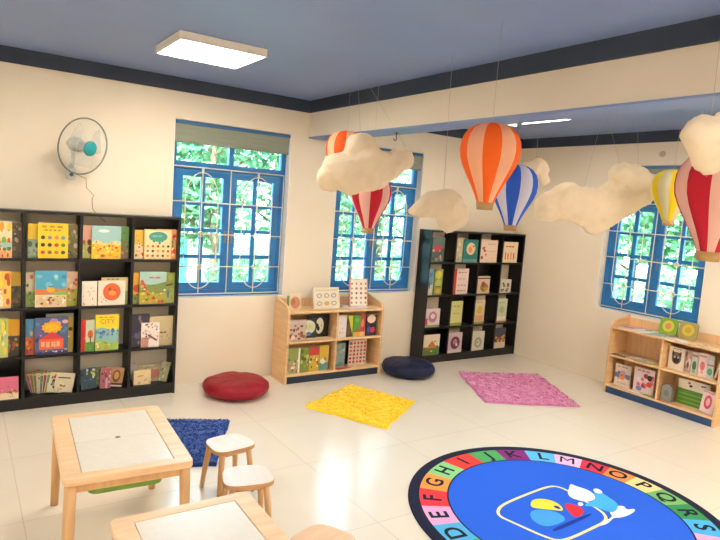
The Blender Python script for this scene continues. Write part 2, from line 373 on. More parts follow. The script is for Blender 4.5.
U1B = [  # row, column, x, width, height, layer, base, art, label
 (0, 0, .192, .103, .259, 'F', '#e8d9b0', A(1).blobs(16, WARM+['#7ab53a'], .0, .2, .95, .95, .06, .16).rect(0, .3, 1, .42, '#a9c8bc').rect(0, 0, 1, .2, '#e9b87a').blobs(4, ['#d2472f'], .1, .05, .9, .15, .04, .07), 'green and red patterned book in the top shelf\'s leftmost cell, cut by the photo edge'),
 (0, 0, .215, .148, .250, 'B', '#5d5348', A(2).blobs(16, ['#8a6a4a', '#3c4a3a', '#b0a080', '#7a4a3a'], .55, .05, .98, .95, .04, .1), 'dim brown book behind the green and red one in the top left cell'),
 (0, 1, .395, .15, .247, 'B', '#f2cc34', A(3).rect(0, 0, 1, .55, '#9fb39a').blobs(7, ['#d8dcc8', '#4c6a4a', '#7a9a8a'], .05, .05, .45, .5, .05, .1), 'yellow book with grey-green lower half, left of the yellow animal-grid book'),
 (0, 1, .458, .197, .258, 'F', '#f7cf33', animal_grid(4), 'bright yellow book with rows of small animal pictures, top shelf'),
 (0, 1, .60, .125, .252, 'B', '#7c7248', A(5).blobs(20, ['#b8a45a', '#4e4a3c', '#a4703c', '#6f8a6a', '#c8b8a0'], .3, .05, .98, .95, .04, .12), 'olive brown patterned book right behind the yellow animal-grid book'),
 (0, 2, .757, .13, .248, 'B', '#f0b09a', A(6).rect(0, .0, 1, .55, '#c7c46a').blobs(8, ['#7a2e3a', '#4a5a2a', '#e8d86a', '#d2603a'], .03, .05, .5, .6, .06, .12), 'pink topped book with green lower half beside the sky-and-flowers book'),
 (0, 2, .819, .208, .252, 'F', '#bcd6d8', garden, 'book with pale sky over yellow and orange flower garden, top shelf'),
 (0, 2, .93, .162, .252, 'B', '#5f8a4c', A(7).rect(.0, 0, 1, .4, '#8a6a52').blobs(9, ['#3f6a3a', '#8fae5a', '#a05a3a'], .6, .05, .98, .95, .04, .09), 'green edged book peeking out right of the flower garden book'),
 (0, 3, 1.135, .15, .228, 'B', '#efc34a', A(8).rect(0, 0, .6, .5, '#f2dfb4').blobs(12, WARM, .03, .06, .45, .95, .03, .07), 'yellow and cream book at the left of the top shelf\'s last cell'),
 (0, 3, 1.202, .217, .239, 'F', '#e8c886', teal, 'cream book with a teal cloud title and rows of small food drawings'),
 (0, 3, 1.31, .158, .243, 'B', '#d9925a', A(9).blobs(20, WARM, .5, .05, .98, .95, .05, .12), 'orange patterned book behind the teal cloud title book, top right cell'),
 (1, 0, .188, .104, .267, 'F', '#f0c85a', A(10).blobs(22, ['#e9903a', '#f6d24a', '#c9563a', '#8a6a9a', '#f6ead0'], .02, .05, .95, .95, .07, .16).rect(0, 0, 1, .06, '#e0b8a0'), 'yellow and orange picture book on the second shelf, cut by the photo edge'),
 (1, 0, .215, .14, .259, 'B', '#c9a43a', A(11).rect(0, 0, 1, .6, '#5c5248').blobs(8, ['#8a6a4a', '#c86a5a', '#3c3c44'], .6, .05, .98, .6, .05, .09), 'mustard and dark brown book at the right of the second shelf\'s leftmost cell'),
 (1, 1, .386, .15, .252, 'B', '#e3d3b4', A(12).rect(0, 0, 1, .45, '#8fa85a').blobs(8, ['#c8d88a', '#5f7a3c', '#c05a4a'], .03, .05, .4, .9, .03, .08), 'cream and green book beside the blue farm picture book'),
 (1, 1, .443, .208, .270, 'F', '#e8d8b8', farm, 'blue skied farm picture book on the second shelf, second cell from left'),
 (1, 1, .575, .155, .259, 'B', '#dcb79a', A(13).rect(0, 0, 1, .5, '#b8b04a').blobs(10, ['#e07a4a', '#c9564a', '#e8d0a0', '#7f8a3a'], .55, .05, .98, .95, .04, .09), 'tan and olive book to the right of the blue farm picture book'),
 (1, 2, .758, .106, .189, 'F', '#f4e9d6', A(14).blobs(10, ['#b8a898', '#8a7a70', '#d8b8a0'], .45, .2, .95, .8, .02, .04), 'small cream book with faint sketches, left of the orange disc book'),
 (1, 2, .872, .198, .191, 'F', '#f5e6d0', orange, 'square cream book with a big orange disc on its cover'),
 (1, 2, .90, .195, .212, 'B', '#d8c48c', A(15).rect(.8, 0, 1, .5, '#8aa06a').words(.2, .7, .94, .03, '#4a4034', 3), 'khaki book standing behind the orange disc book'),
 (1, 3, 1.135, .15, .250, 'B', '#eeb03c', A(16).ell(.2, .5, .2, .12, '#d9563a').rect(0, 0, 1, .3, '#8f9a5a').blobs(5, WARM, .03, .05, .4, .6, .04, .09), 'orange and yellow book at the left edge of the second shelf\'s last cell'),
 (1, 3, 1.178, .209, .261, 'F', '#c8c8a0', fields, 'pale sky picture book with red diagonal road and flower fields, second shelf'),
 (1, 3, 1.33, .138, .249, 'B', '#8fa54a', A(17).hills('#a9b46a', .4, .1).poly('#7a4a34', [(.3, .6), (.9, .66), (.9, .6), (.4, .54)]).ell(.75, .85, .15, .1, '#b8b04a').ell(.62, .3, .08, .14, '#5f8a7a'), 'green book with a brown branch at the second shelf\'s right end'),
 (2, 0, .196, .080, .285, 'F', '#c2c970', A(18).blobs(16, ['#e8d34a', '#8fae5a', '#a8b89a', '#f0e08a'], .02, .05, .95, .95, .07, .16), 'yellow green book on the third shelf, cut by the photo edge'),
 (2, 0, .20, .15, .271, 'B', '#e0a92c', A(19).rect(0, 0, 1, .55, '#4a463c').blobs(14, ['#8a7a5a', '#c89a4a', '#2c2a28', '#b0603a'], .5, .05, .98, .55, .04, .09), 'mustard and black book leaning at the right of the third shelf\'s leftmost cell'),
 (2, 1, .389, .12, .266, 'B', '#5c9ac4', A(30).rect(0, 0, 1, .5, '#e0703c').blobs(8, ['#f0b04a', '#3f7ab0', '#c9443a', '#f4d85a'], .03, .08, .45, .9, .06, .1), 'blue over orange book at the left of the purple fairground book'),
 (2, 1, .447, .220, .277, 'F', '#4a5580', fair, 'purple fairground book with an orange sunburst title'),
 (2, 1, .521, .185, .300, 'B', '#b59a34', A(31).rect(0, .93, 1, 1, '#8fa0a0').ell(.9, .6, .08, .05, '#3c3020').rect(.6, 0, 1, .3, '#a89a3a'), 'tall olive yellow book behind the purple fairground book'),
 (2, 2, .757, .095, .247, 'F', '#d8443a', A(32).rect(.35, 0, 1, 1, '#c8cfae').ell(.7, .55, .22, .14, '#e0663a', 9).rect(.3, 0, 1, .3, '#5f9a42').rect(.66, .25, .74, .5, '#5a3a2a').rect(0, 0, .28, 1, '#d9392f'), 'red spined book with a small tree, left of the yellow city book'),
 (2, 2, .858, .172, .283, 'F', '#f2d63a', city, 'yellow book with red CITY title on the third shelf'),
 (2, 3, 1.135, .135, .271, 'B', '#3c3a48', A(33).blobs(8, ['#6a6480', '#2a2830', '#8a7a78'], .05, .1, .8, .9, .06, .12), 'dark grey book at the left of the third shelf\'s last cell'),
 (2, 3, 1.203, .143, .202, 'F', '#f2e6dc', dino, 'small white book with dark blot pattern, third shelf\'s last cell'),
 (2, 3, 1.275, .19, .247, 'B', '#cdbb8e', A(34).words(.45, .75, .45, .05, '#6a5a48', 2).blobs(3, ['#a89a78'], .5, .3, .8, .5, .03, .05), 'large beige book at the third shelf\'s right end'),
 (3, 0, .150, .195, .165, 'F', '#d8708a', A(35).rect(0, 0, .3, 1, '#7fb8a0').rect(0, 0, 1, .3, '#ecd8b0').blobs(10, ['#5a3a30', '#a8603a', '#e8c88a'], .05, .22, .95, .4, .03, .05), 'pink and mint booklet lying upright at the bottom shelf\'s left end'),
]
for r_, c, x, w_, h, ly, base, art, lab in U1B:
    zz = TOPS[r_]
    lo, hi = max(c*PIT+.012, .022), min((c+1)*PIT-.012, UW-.022)
    x = max(x, lo); w_ = min(w_, hi-x)
    b = book(F1, x, YF_ if ly == 'F' else YB_, zz, w_, h, lab, G1, base, art)
    if 'CITY' in lab:
        cu = bpy.data.curves.new('title', 'FONT'); cu.body = 'CITY'; cu.size = .05; cu.align_x = 'CENTER'; cu.extrude = .0004
        me = bpy.data.meshes.new_from_object(bpy.data.objects.new('tmp', cu)); me.materials.clear(); me.materials.append(flat('#d8702c', .4))
        to = bpy.data.objects.new('title', me); col.objects.link(to); to.parent = b; to.location = (0, -.0105, .215); to.rotation_euler = (PI/2, 0, 0)
# fanned magazines on the bottom shelf
G2 = 'magazines fanned on the bottom shelf of the wide black bookshelf'
mg = [('#c8607a', -14, .430, 'pink'), ('#a8884a', -10.5, .444, 'tan'), ('#8a9a5a', -7, .458, 'olive'), ('#d8c8a8', -3, .472, 'cream'), ('#5f8a6a', 1, .486, 'green'), ('#b04a4a', 4.5, .500, 'red'), ('#7a9a5a', 8, .514, 'leaf green'), ('#d5d0ae', 12, .528, 'off-white')]
order = ['leftmost of the fan', 'second from the left of the fan', 'third from the left of the fan', 'fourth from the left of the fan', 'fifth from the left of the fan', 'sixth from the left of the fan', 'seventh from the left of the fan', 'rightmost of the fan']
for k, (c_, ro, x, nm) in enumerate(mg):
    book(F1, x, -.085-.011*k, TOPS[3], .10, .158, '%s magazine on the bottom shelf, %s' % (nm, order[k]), G2, c_, A(40+k).blobs(14, MIX+['#e8dcc0', '#4a5a3a'], .02, .1, .6, .95, .04, .1).rect(0, .88, 1, .96, '#e0c88a').rect(0, 0, .03, 1, '#e6d8c8').rect(.03, .1, .13, .85, c_), T=.004, roll=R(ro), name='magazine', cat='magazine')
book(F1, .575, -.178, TOPS[3], .128, .15, 'off-white magazine with dark title line right of the magazine fan', G2, '#cfc4a4', A(50).rect(.1, .72, .8, .78, '#3c3430').blobs(10, ['#b8a888', '#a0603a', '#8a4a3a', '#d8d0b8'], .02, .05, .6, .5, .05, .1), T=.004, roll=R(9), name='magazine', cat='magazine')
book(F1, .775, -.15, TOPS[3], .11, .165, 'dark blue magazine on the bottom shelf\'s third cell, at the left', G2, '#3a5260', A(51).blobs(16, ['#2a4a6a', '#c8c25a', '#6a9a8a', '#1c2a3a', '#e0e0d0'], .05, .05, .95, .95, .05, .12), T=.004, roll=R(-6), name='magazine', cat='magazine')
book(F1, .83, -.10, TOPS[3], .13, .16, 'light green magazine behind the dark blue one, bottom shelf', G2, '#93a878', A(52).blobs(12, ['#b8c89a', '#5a7a5a', '#d8d0b0'], .05, .05, .95, .95, .05, .1), T=.004, name='magazine', cat='magazine')
book(F1, .902, -.165, TOPS[3], .082, .165, 'dusky pink magazine in the middle of the bottom shelf\'s third cell', G2, '#a8616a', A(53).blobs(12, ['#c88a8a', '#7a3a48', '#d8a8a0', '#5a2a38'], .05, .3, .95, .95, .06, .14).rect(.5, 0, .7, .5, '#c8a8b8'), T=.004, roll=R(3), name='magazine', cat='magazine')
book(F1, .962, -.16, TOPS[3], .105, .155, 'brown magazine with a round portrait tilted at the third cell\'s right', G2, '#b08a62', A(54).ell(.5, .55, .3, .33, '#7a4a30').ell(.5, .58, .18, .2, '#c89a5a').rect(0, .0, 1, .08, '#d8c8b0').rect(0, .08, 1, .18, '#3a2420'), T=.004, roll=R(9), name='magazine', cat='magazine')
book(F1, 1.16, -.165, TOPS[3], .135, .125, 'cream booklet at the front of the bottom shelf\'s last cell', G2, '#e6d0a0', A(55).blobs(10, ['#d8a87a', '#c88a6a', '#e8e0c0', '#b8a070'], .05, .05, .95, .8, .05, .12), T=.006, name='magazine', cat='magazine')
book(F1, 1.20, -.10, TOPS[3], .22, .15, 'beige and pink booklet behind the cream one, bottom shelf', G2, '#c8bc90', A(56).ell(.62, .45, .2, .3, '#d88a78').rect(.2, .88, .6, .94, '#e8e4d4').blobs(6, ['#a8a878', '#d8c8a0'], .3, .5, .95, .95, .05, .1), T=.006, name='magazine', cat='magazine')
book(F1, 1.352, -.15, TOPS[3], .075, .165, 'grey green magazine leaning right at the bottom shelf\'s right end', G2, '#9a9a78', A(57).blobs(10, ['#5a5a44', '#c8c8a8', '#7a8a5a'], .05, .05, .95, .95, .06, .14), T=.004, roll=R(13), name='magazine', cat='magazine')
book(F1, 1.158, -.14, TOPS[3], .05, .17, 'thin grey magazine leaning left at the bottom shelf\'s last cell', G2, '#a8a498', None, T=.003, roll=R(-10), name='magazine', cat='magazine')

# corner unit
G3 = 'books facing out on the corner black bookshelf'
U2B = [
 (0, 0, .042, .172, .267, '#4a5a4a', A(60).rect(0, .55, 1, 1, '#5f7060').ell(.45, .55, .36, .14, '#b8303c').blobs(12, ['#8a9a7a', '#d8a890', '#3c4a3c', '#b05a4a'], .05, .05, .95, .5, .05, .11), 'dark green book with a red band, top left cell of the corner shelf'),
 (0, 1, .395, .09, .27, '#c9bd96', A(61).blobs(6, ['#8aa8a0', '#e8dcc0'], .05, .05, .9, .9, .08, .15), 'narrow beige book left of the teal book on the corner shelf'),
 (0, 1, .50, .225, .257, '#2f7f78', A(62).ell(.5, .6, .3, .27, '#ecc59a', 18).ell(.46, .55, .12, .14, '#e0945a').rect(0, 0, 1, .14, '#6aa09a').blobs(6, ['#e8c45a', '#3c9a8a'], .05, .2, .95, .9, .04, .08), 'teal book with a peach circle on the corner shelf\'s top row'),
 (0, 2, .765, .275, .260, '#ecd3bc', A(63).blobs(5, ['#a83c30', '#c05a44'], .1, .2, .45, .7, .05, .09).words(.4, .9, .82, .04, '#b89a88', 3).words(.4, .9, .5, .03, '#c8a898', 3), 'pale pink book with red figures, top row of the corner shelf'),
 (0, 3, 1.145, .242, .246, '#f2ddb8', A(64).words(.15, .75, .78, .06, '#b86a3a', 3).rect(.12, .15, .2, .5, '#e07a3a').rect(.3, .15, .38, .45, '#d8602c').rect(.5, .15, .58, .5, '#e88a4a').rect(.7, .15, .78, .47, '#c85a34'), 'cream book with orange figures, top right cell of the corner shelf'),
 (1, 0, .030, .062, .283, '#6f98b0', A(65).rect(0, 0, 1, .4, '#cfd0b0').blobs(4, ['#e8e8d8', '#3f6a8a'], .1, .1, .9, .9, .1, .2), 'slim blue and white book in the corner shelf\'s second row'),
 (1, 0, .110, .116, .283, '#8f9a4a', A(66).ell(.5, .78, .4, .16, '#cfca4a').ell(.5, .45, .36, .16, '#b8bf5a').ell(.55, .14, .3, .1, '#d8a83a').rect(.2, .3, .8, .34, '#3c3c24'), 'yellow green book beside the slim blue one on the corner shelf'),
 (1, 1, .390, .225, .299, '#e4cfc6', A(67).rect(0, 0, .2, 1, '#c23a34').words(.3, .9, .85, .05, '#b0807a', 3).words(.3, .9, .6, .08, '#d8b0a8', 2).words(.3, .9, .35, .06, '#b8a09a', 3).words(.3, .9, .14, .05, '#a88a84', 3), 'pale pink book with a red spine, corner shelf\'s second row'),
 (1, 2, .772, .196, .200, '#d9c3b0', A(68).ell(.55, .35, .33, .26, '#9a7a2c').ell(.45, .55, .16, .16, '#a0442c').rect(0, .85, 1, .93, '#4a3a30').ell(.7, .25, .15, .12, '#c8a03a'), 'small beige book with a brown landscape, corner shelf\'s second row'),
 (1, 3, 1.149, .182, .161, '#d8d0c0', A(69).blobs(12, ['#2f2c2a', '#6a6460', '#8a8a5a'], .1, .1, .9, .85, .06, .13), 'small book with a black and white creature, corner shelf\'s second row right end'),
 (2, 0, .030, .205, .206, '#d9c6c4', A(70).ell(.5, .55, .3, .3, '#a87a88').ell(.5, .6, .16, .14, '#e8d0d0').rect(0, 0, 1, .12, '#8a9a6a').rect(0, .12, .16, .5, '#c04a5a'), 'dusty pink and white book, corner shelf\'s third row left end'),
 (2, 1, .392, .176, .278, '#cfd08a', A(71).words(.2, .8, .8, .04, '#8a9a4a', 2).words(.2, .8, .5, .04, '#a0a860', 2).rect(0, 0, 1, .12, '#8fa04a'), 'pale yellow green book on the corner shelf\'s third row'),
 (2, 2, .760, .163, .284, '#d8cfa8', A(72).ell(.5, .6, .28, .16, '#d8b83a').rect(.1, .12, .9, .36, '#dfa07a').rect(0, 0, 1, .1, '#8fae4a').words(.2, .8, .9, .03, '#8a8a5a', 2), 'cream book with a yellow oval, corner shelf\'s third row'),
 (2, 3, 1.126, .173, .285, '#c8d0b4', A(73).ell(.5, .55, .3, .14, '#a8bf8a').rect(.1, .1, .9, .26, '#e8e4d0').words(.2, .8, .85, .03, '#8a9a7a', 2).rect(0, 0, 1, .06, '#9a6a4a'), 'pale sage book at the right of the corner shelf\'s third row'),
 (3, 0, .035, .230, .229, '#ddd0b8', A(74).rect(0, 0, 1, .4, '#5f7a3c').poly('#c8783a', [(.2, .35), (.85, .35), (.52, .72)]).blobs(8, ['#c03c34', '#e8d89a', '#3c6a3a'], .1, .1, .9, .9, .04, .07), 'white and green book with an orange peak, corner shelf\'s bottom left cell'),
 (3, 1, .389, .217, .230, '#c8aeb8', A(75).ell(.52, .5, .33, .32, '#5c2a3c', 18).ell(.5, .55, .15, .14, '#b87a88').ell(.62, .4, .08, .08, '#e0c8c8').rect(0, 0, 1, .14, '#d8ccc8'), 'mauve book with a dark round figure, bottom row of the corner shelf'),
 (3, 2, .766, .198, .225, '#cfcab8', A(76).ell(.5, .42, .3, .28, '#9a9684', 18).ell(.5, .4, .16, .16, '#c8c4b0').ell(.45, .42, .05, .05, '#5c5a50'), 'grey white book with a round grey drawing, bottom row of the corner shelf'),
 (3, 3, 1.132, .192, .245, '#3a4058', A(77).rect(0, 0, 1, .3, '#d8ccbc').blobs(10, ['#e0a83a', '#b0603a', '#e8d8c0', '#7a3a2c'], .1, .3, .9, .6, .06, .12), 'dark blue topped book in the corner shelf\'s bottom right cell'),
]
for r_, c, x, w_, h, base, art, lab in U2B:
    lo, hi = max(c*PIT+.012, .022), min((c+1)*PIT-.012, UW-.022)
    x = max(x, lo); w_ = min(w_, hi-x)
    book(F2, x, YF_, TOPS[r_], w_, min(h, .29), lab, G3, base, art)

# books in the low shelf between the windows
G4 = 'books in the low shelf between the windows'
ZM, ZBt, ZT = .391, .085, .672
for x, y, z, w_, h, base, art, lab in [
 (.045, -.24, ZM, .17, .197, '#c9b8a8', A(80).blobs(26, ['#a8563a', '#e8dccc', '#7a5a58', '#d8b0b8', '#8a4a44', '#c8d0c0'], .03, .05, .95, .8, .05, .12).rect(0, .85, 1, .92, '#d8c0c8'), 'crowded pink and brown picture book, upper left of the shelf between the windows'),
 (.15, -.20, ZM, .20, .191, '#2b2e30', A(81).ell(.55, .58, .4, .36, '#d8dccb', 20).ell(.35, .62, .13, .2, '#4f9a4a').ell(.6, .6, .14, .15, '#d8d08a').ell(.6, .25, .15, .1, '#5a7ab0').ell(.4, .2, .12, .1, '#a8b88a'), 'black book with a big white and green circle, middle of the upper left cell'),
 (.285, -.155, ZM, .225, .218, '#17181a', A(82).ell(.56, .5, .2, .36, '#e4e2d2', 20).ell(.42, .5, .1, .12, '#17181a').ell(.5, .38, .08, .1, '#17181a').blobs(6, ['#3c4a58'], .6, .1, .95, .95, .02, .04), 'black book with a white moon shape beside the green circle book'),
 (.566, -.25, ZM, .092, .216, '#e6dcd8', A(83).blobs(6, ['#d88a9a', '#c8a8b8'], .2, .2, .6, .7, .04, .08), 'white book with faint pink marks, first in the upper right cell'),
 (.662, -.24, ZM, .076, .212, '#3c3228', A(84).poly('#d8cf3a', [(.2, 1), (1, 1), (1, .1)]).ell(.4, .35, .3, .3, '#6a4a34'), 'dark brown and yellow book, second in the upper right cell'),
 (.742, -.25, ZM, .078, .208, '#4d9a3c', A(85).poly('#8a6a3a', [(.2, .2), (.9, .2), (.6, .6)]).rect(0, 0, 1, .22, '#d8a04a').ell(.5, .8, .3, .1, '#6ab04a'), 'green book in the middle of the upper right cell'),
 (.824, -.24, ZM, .060, .215, '#c8423c', A(86).ell(.5, .6, .3, .2, '#e08a6a').rect(0, 0, 1, .2, '#e8b87a'), 'narrow red book beside the green one in the upper right cell'),
 (.890, -.25, ZM, .123, .211, '#20253f', A(87).ell(.5, .8, .42, .2, '#e8c8a8').ell(.3, .3, .2, .15, '#3c4a9a').ell(.65, .28, .25, .14, '#c83c3c').ell(.5, .5, .2, .1, '#10142a'), 'navy book with a pale face shape, last in the upper right cell'),
 (.025, -.25, ZBt, .142, .237, '#a8a878', A(88).rect(0, .5, 1, 1, '#8fa05a').blobs(18, ['#d8563c', '#3c3430', '#e8dcd0', '#c86a5a', '#6a7a4a'], .05, .05, .95, .6, .05, .12).rect(.86, 0, 1, 1, '#e8e0d4'), 'green book with red and black figures, lower left corner cell'),
 (.172, -.25, ZBt, .09, .238, '#7a8c3c', A(89).blobs(14, ['#9aa84a', '#4a6a34', '#c8c06a', '#5a5a34'], .05, .05, .95, .95, .07, .15), 'olive green book second in the lower left cell'),
 (.267, -.25, ZBt, .104, .240, '#c8a840', A(90).rect(0, .65, 1, 1, '#c03c3c').blobs(10, ['#4a3a2c', '#e0c85a', '#8a6a3a', '#e8d8b0'], .05, .1, .95, .6, .06, .12), 'yellow book with a red top, third in the lower left cell'),
 (.376, -.25, ZBt, .10, .242, '#cfae3c', A(91).rect(0, 0, 1, .32, '#5f8a7a').ell(.4, .38, .3, .12, '#d8d8d0').blobs(5, ['#2c3c3c', '#d8c85a'], .1, .35, .9, .5, .04, .08), 'mustard book with a teal base, last in the lower left cell'),
 (.565, -.20, ZBt, .13, .235, '#8aa098', A(92).blobs(12, ['#5f9a94', '#b8a890', '#6a8a8a', '#c8b8a0'], .05, .05, .95, .95, .06, .14), 'grey teal book at the left of the lower right cell'),
 (.70, -.13, ZBt, .26, .265, '#2c2620', None, 'black book standing behind the red and white grid book'),
 (.753, -.18, ZBt, .21, .250, '#d8ccb8', icon_grid(93, ['#c83c3c', '#d86a5a', '#a83a4a', '#6a7ab0', '#c8503c', '#b84a4a'], 5, 6, .04, .96, .07), 'white book with a grid of red drawings, lower right cell'),
]:
    book(FW1, x, y, z, w_, h, lab, G4, base, art, T=.012)
def sheet(fr, x, y, z, w_, d, rz, colr, label, group, art=None, wave=.004, name='paper_sheet', cat='paper'):
    m = MB(); n = 10; vs = []; k2 = BK.uniform(0, 6)
    T = .0012
    for s_ in (0, 1):
        for j in range(n+1):
            for i in range(n+1):
                u, v = i/n, j/n
                vs.append(((u-.5)*w_, (v-.5)*d, s_*T + wave*(1+math.sin(u*5+k2)*math.cos(v*4+k2))*.5))
    N2 = (n+1)**2; fs = []
    for j in range(n):
        for i in range(n):
            a = j*(n+1)+i; fs.append((a+N2, a+1+N2, a+n+2+N2, a+n+1+N2)); fs.append((a, a+n+1, a+n+2, a+1))
    for i in range(n):
        a = i; fs.append((a, a+1, a+1+N2, a+N2)); a = n*(n+1)+i; fs.append((a+1, a, a+N2, a+1+N2))
        a = i*(n+1); fs.append((a+n+1, a, a+N2, a+n+1+N2)); a = i*(n+1)+n; fs.append((a, a+n+1, a+n+1+N2, a+N2))
    m.add(vs, fs, 0, True); cols = [colr]
    zz = wave+T+.0004
    for c, pts in (art.l if art else []):
        if c not in cols: cols.append(c)
        m.poly([((p[0]-.5)*w_, (p[1]-.5)*d, zz) for p in pts], cols.index(c)); zz += .0002
    o = m.build(name, [flat(c, .5) for c in cols])
    o.matrix_world = fr @ Matrix.Translation((x, y, z+.0006)) @ Matrix.Rotation(rz, 4, 'Z')
    return tag(o, label, cat, group)
GS = 'loose sheets and booklets lying on the low shelves'
sheet(FW1, .16, -.272, ZM, .17, .04, 0, '#d8a878', 'tan paper strip lying at the front edge of the middle shelf between the windows', GS)
sheet(FW1, .36, -.235, ZM, .24, .08, .1, '#e8cfa4', 'curling cream paper at the middle of the shelf between the windows', GS, wave=.012)
sheet(FW1, .65, -.255, ZBt, .17, .07, .15, '#c8503c', 'red flat booklet on the floor of the lower right cell between the windows', GS, A(95).blobs(7, ['#e8a08a', '#e8dccc', '#a83a34'], .1, .2, .9, .8, .08, .15))
sheet(FW1, .87, -.25, ZBt, .22, .075, -.1, '#d8c48a', 'straw coloured flat booklet beside the red flat booklet', GS, A(96).blobs(6, ['#c8a05a', '#e8dcb8', '#b8883c'], .1, .2, .9, .8, .08, .15))
sheet(FW1, .80, -.15, ZT, .24, .2, .05, '#f0ece6', 'white glossy sheet under the stand-up chart on the shelf between the windows', GS)
# things on top of it
o = book(FW1, .055, -.19, ZT, .125, .15, 'small cream card with a brown animal at the left end of the shelf top', 'boards standing on the low shelf between the windows', '#e8cfa8', A(97).ell(.5, .45, .4, .38, '#c88a6a').ell(.35, .5, .18, .2, '#b06a4a').rect(0, .9, 1, 1, '#dfe0c0'), T=.01, lean=R(-8), name='picture_card', cat='card')
o = book(FW1, .03, -.20, ZT, .016, .135, 'thin green upright strip at the left end of the pine shelf top', 'boards standing on the low shelf between the windows', '#5f8a4a', None, T=.012, name='green_marker', cat='marker')
cal = book(FW1, .312, -.20, ZT, .285, .205, 'cream desk board with six ringed pictures in two rows', 'boards standing on the low shelf between the windows', '#e6dac2', A(98).rect(.08, .84, .9, .88, '#c8b898'), T=.012, lean=R(-12), name='picture_board', cat='board')
rg = MB()
for i in range(3):
    for j in range(2):
        rg.tube([(-.08+.08*i+.025*math.cos(2*PI*k/16), -.0075, .05+.075*j+.018*math.sin(2*PI*k/16)) for k in range(16)], .0035, 6, mi=(1 if (i, j) == (1, 0) else 0), closed=True)
rg.poly([(.022*math.cos(2*PI*k/14), -.0074, .05+.017*math.sin(2*PI*k/14)) for k in range(14)], 1)
rg.build('ring_pictures', [flat('#8f968c', .5), flat('#d8ae5a', .5)], cal)
sup = MB().box(-.12, .12, .05, .056, 0, .17); so_ = sup.build('rear_flap', flat('#c8b898', .6), cal); so_.rotation_euler.x = R(4)
ch = icon_grid(99, ['#a86a5a', '#8a8478', '#6a5a50', '#c88a7a', '#9aa08a'], 4, 5, .06, .9, .06)
ch.l = [('#efe3d2', [(.06, .03), (.94, .03), (.94, .97), (.06, .97)])] + ch.l
book(FW1, .735, -.17, ZT, .205, .28, 'tall pink edged chart with rows of small drawings by the window', 'boards standing on the low shelf between the windows', '#d88f8a', ch, T=.012, lean=R(-8), yaw=R(-6), name='picture_chart', cat='board')

# right-hand low shelf
G5 = 'books in the low shelf under the right-hand window'
cat = A(100).ell(.5, .52, .30, .28, '#7a6450', 16).poly('#4a3a30', [(.2, .6), (.22, .86), (.42, .72)]).poly('#4a3a30', [(.8, .6), (.78, .86), (.58, .72)]).ell(.5, .45, .2, .16, '#2c2420').ell(.4, .56, .05, .045, '#c8d0d8').ell(.6, .56, .05, .045, '#c8d0d8').words(.25, .8, .93, .035, '#8a5a4a', 3)
for x, y, z, w_, h, T, base, art, lab, ro in [
 (.060, -.215, ZBt, .16, .216, .012, '#e6d9c8', A(101).rect(0, .38, 1, .6, '#6a7a9a').ell(.5, .62, .22, .12, '#b8a8c8').ell(.5, .45, .2, .14, '#e0904a').words(.15, .85, .9, .05, '#a87a6a', 3).words(.2, .8, .15, .06, '#c8b0a0', 3).blobs(8, ['#a85a5a', '#5a6a8a', '#e8d0b8'], .1, .3, .9, .7, .04, .08), 'white book with a purple and blue figure, lower left of the right-hand shelf', 0),
 (.255, -.205, ZBt, .205, .235, .012, '#ead8d8', A(102).blobs(12, ['#c8486a', '#e07a8a', '#a83a4a', '#f2e8e0'], .05, .25, .95, .75, .07, .15).ell(.78, .66, .12, .12, '#2c2c24').ell(.78, .4, .14, .12, '#d8584a').words(.15, .8, .9, .05, '#b87a8a', 3).ell(.3, .15, .15, .1, '#8a8ab8'), 'pink book with two cartoon faces, beside the purple figure book', 0),
 (.560, -.20, ZM, .145, .205, .012, '#e8dccb', cat, 'cream book with a dark cat face, upper right cell of the right-hand shelf', 0),
 (.712, -.20, ZM, .060, .204, .012, '#b89a90', A(103).blobs(10, ['#7a4a3c', '#d8b8a8', '#a86a5a', '#e8d8cc'], .05, .05, .95, .9, .08, .18), 'rosy brown book right next to the cat face book', 0),
 (.776, -.21, ZM, .052, .203, .012, '#c8d0c4', A(104).ell(.5, .4, .35, .22, '#4a6a4a').rect(0, .8, 1, .9, '#c86a7a').ell(.5, .15, .3, .08, '#8ab09a'), 'pale green book between the rosy brown and pink books', 0),
 (.832, -.20, ZM, .070, .210, .012, '#efd4d6', A(105).ell(.5, .45, .3, .2, '#d8707a').rect(.05, .84, .9, .9, '#c88a94').ell(.5, .2, .2, .08, '#e8a8a0'), 'pink and white book in the right-hand shelf\'s upper right cell', 0),
 (.908, -.205, ZM, .055, .204, .012, '#c4ccc4', A(106).ell(.5, .3, .4, .16, '#5aa07a').rect(.0, .55, 1, .62, '#a87a94').ell(.5, .75, .3, .08, '#e0c8d0'), 'grey green book last upright in the upper right cell', 0),
 (.966, -.19, ZM, .030, .18, .010, '#b04a48', A(107).rect(0, 0, .5, 1, '#efe6dc'), 'red and white book leaning against the shelf end', R(12)),
 (.660, -.155, ZBt, .275, .235, .012, '#e8e2d6', A(108).rect(0, 0, 1, .62, '#5f9a3c').rect(.05, .1, .95, .14, '#8abf5a').rect(.05, .26, .95, .30, '#8abf5a').rect(.05, .42, .95, .46, '#8abf5a').blobs(4, ['#c8586a', '#3c3430', '#e07a6a'], .2, .75, .9, .9, .04, .06), 'wide white and green striped book, lower right cell of the right-hand shelf', 0),
 (.900, -.225, ZBt, .110, .20, .012, '#efd8dc', A(109).ell(.5, .5, .3, .32, '#d8546a').ell(.5, .5, .15, .18, '#efb8b8').rect(0, .9, 1, .96, '#d8a0b0'), 'pink and white book with a red oval, right end of the lower right cell', R(6)),
]:
    book(FW2, x, y, z, w_, h, lab, G5, base, art, T=T, roll=ro)
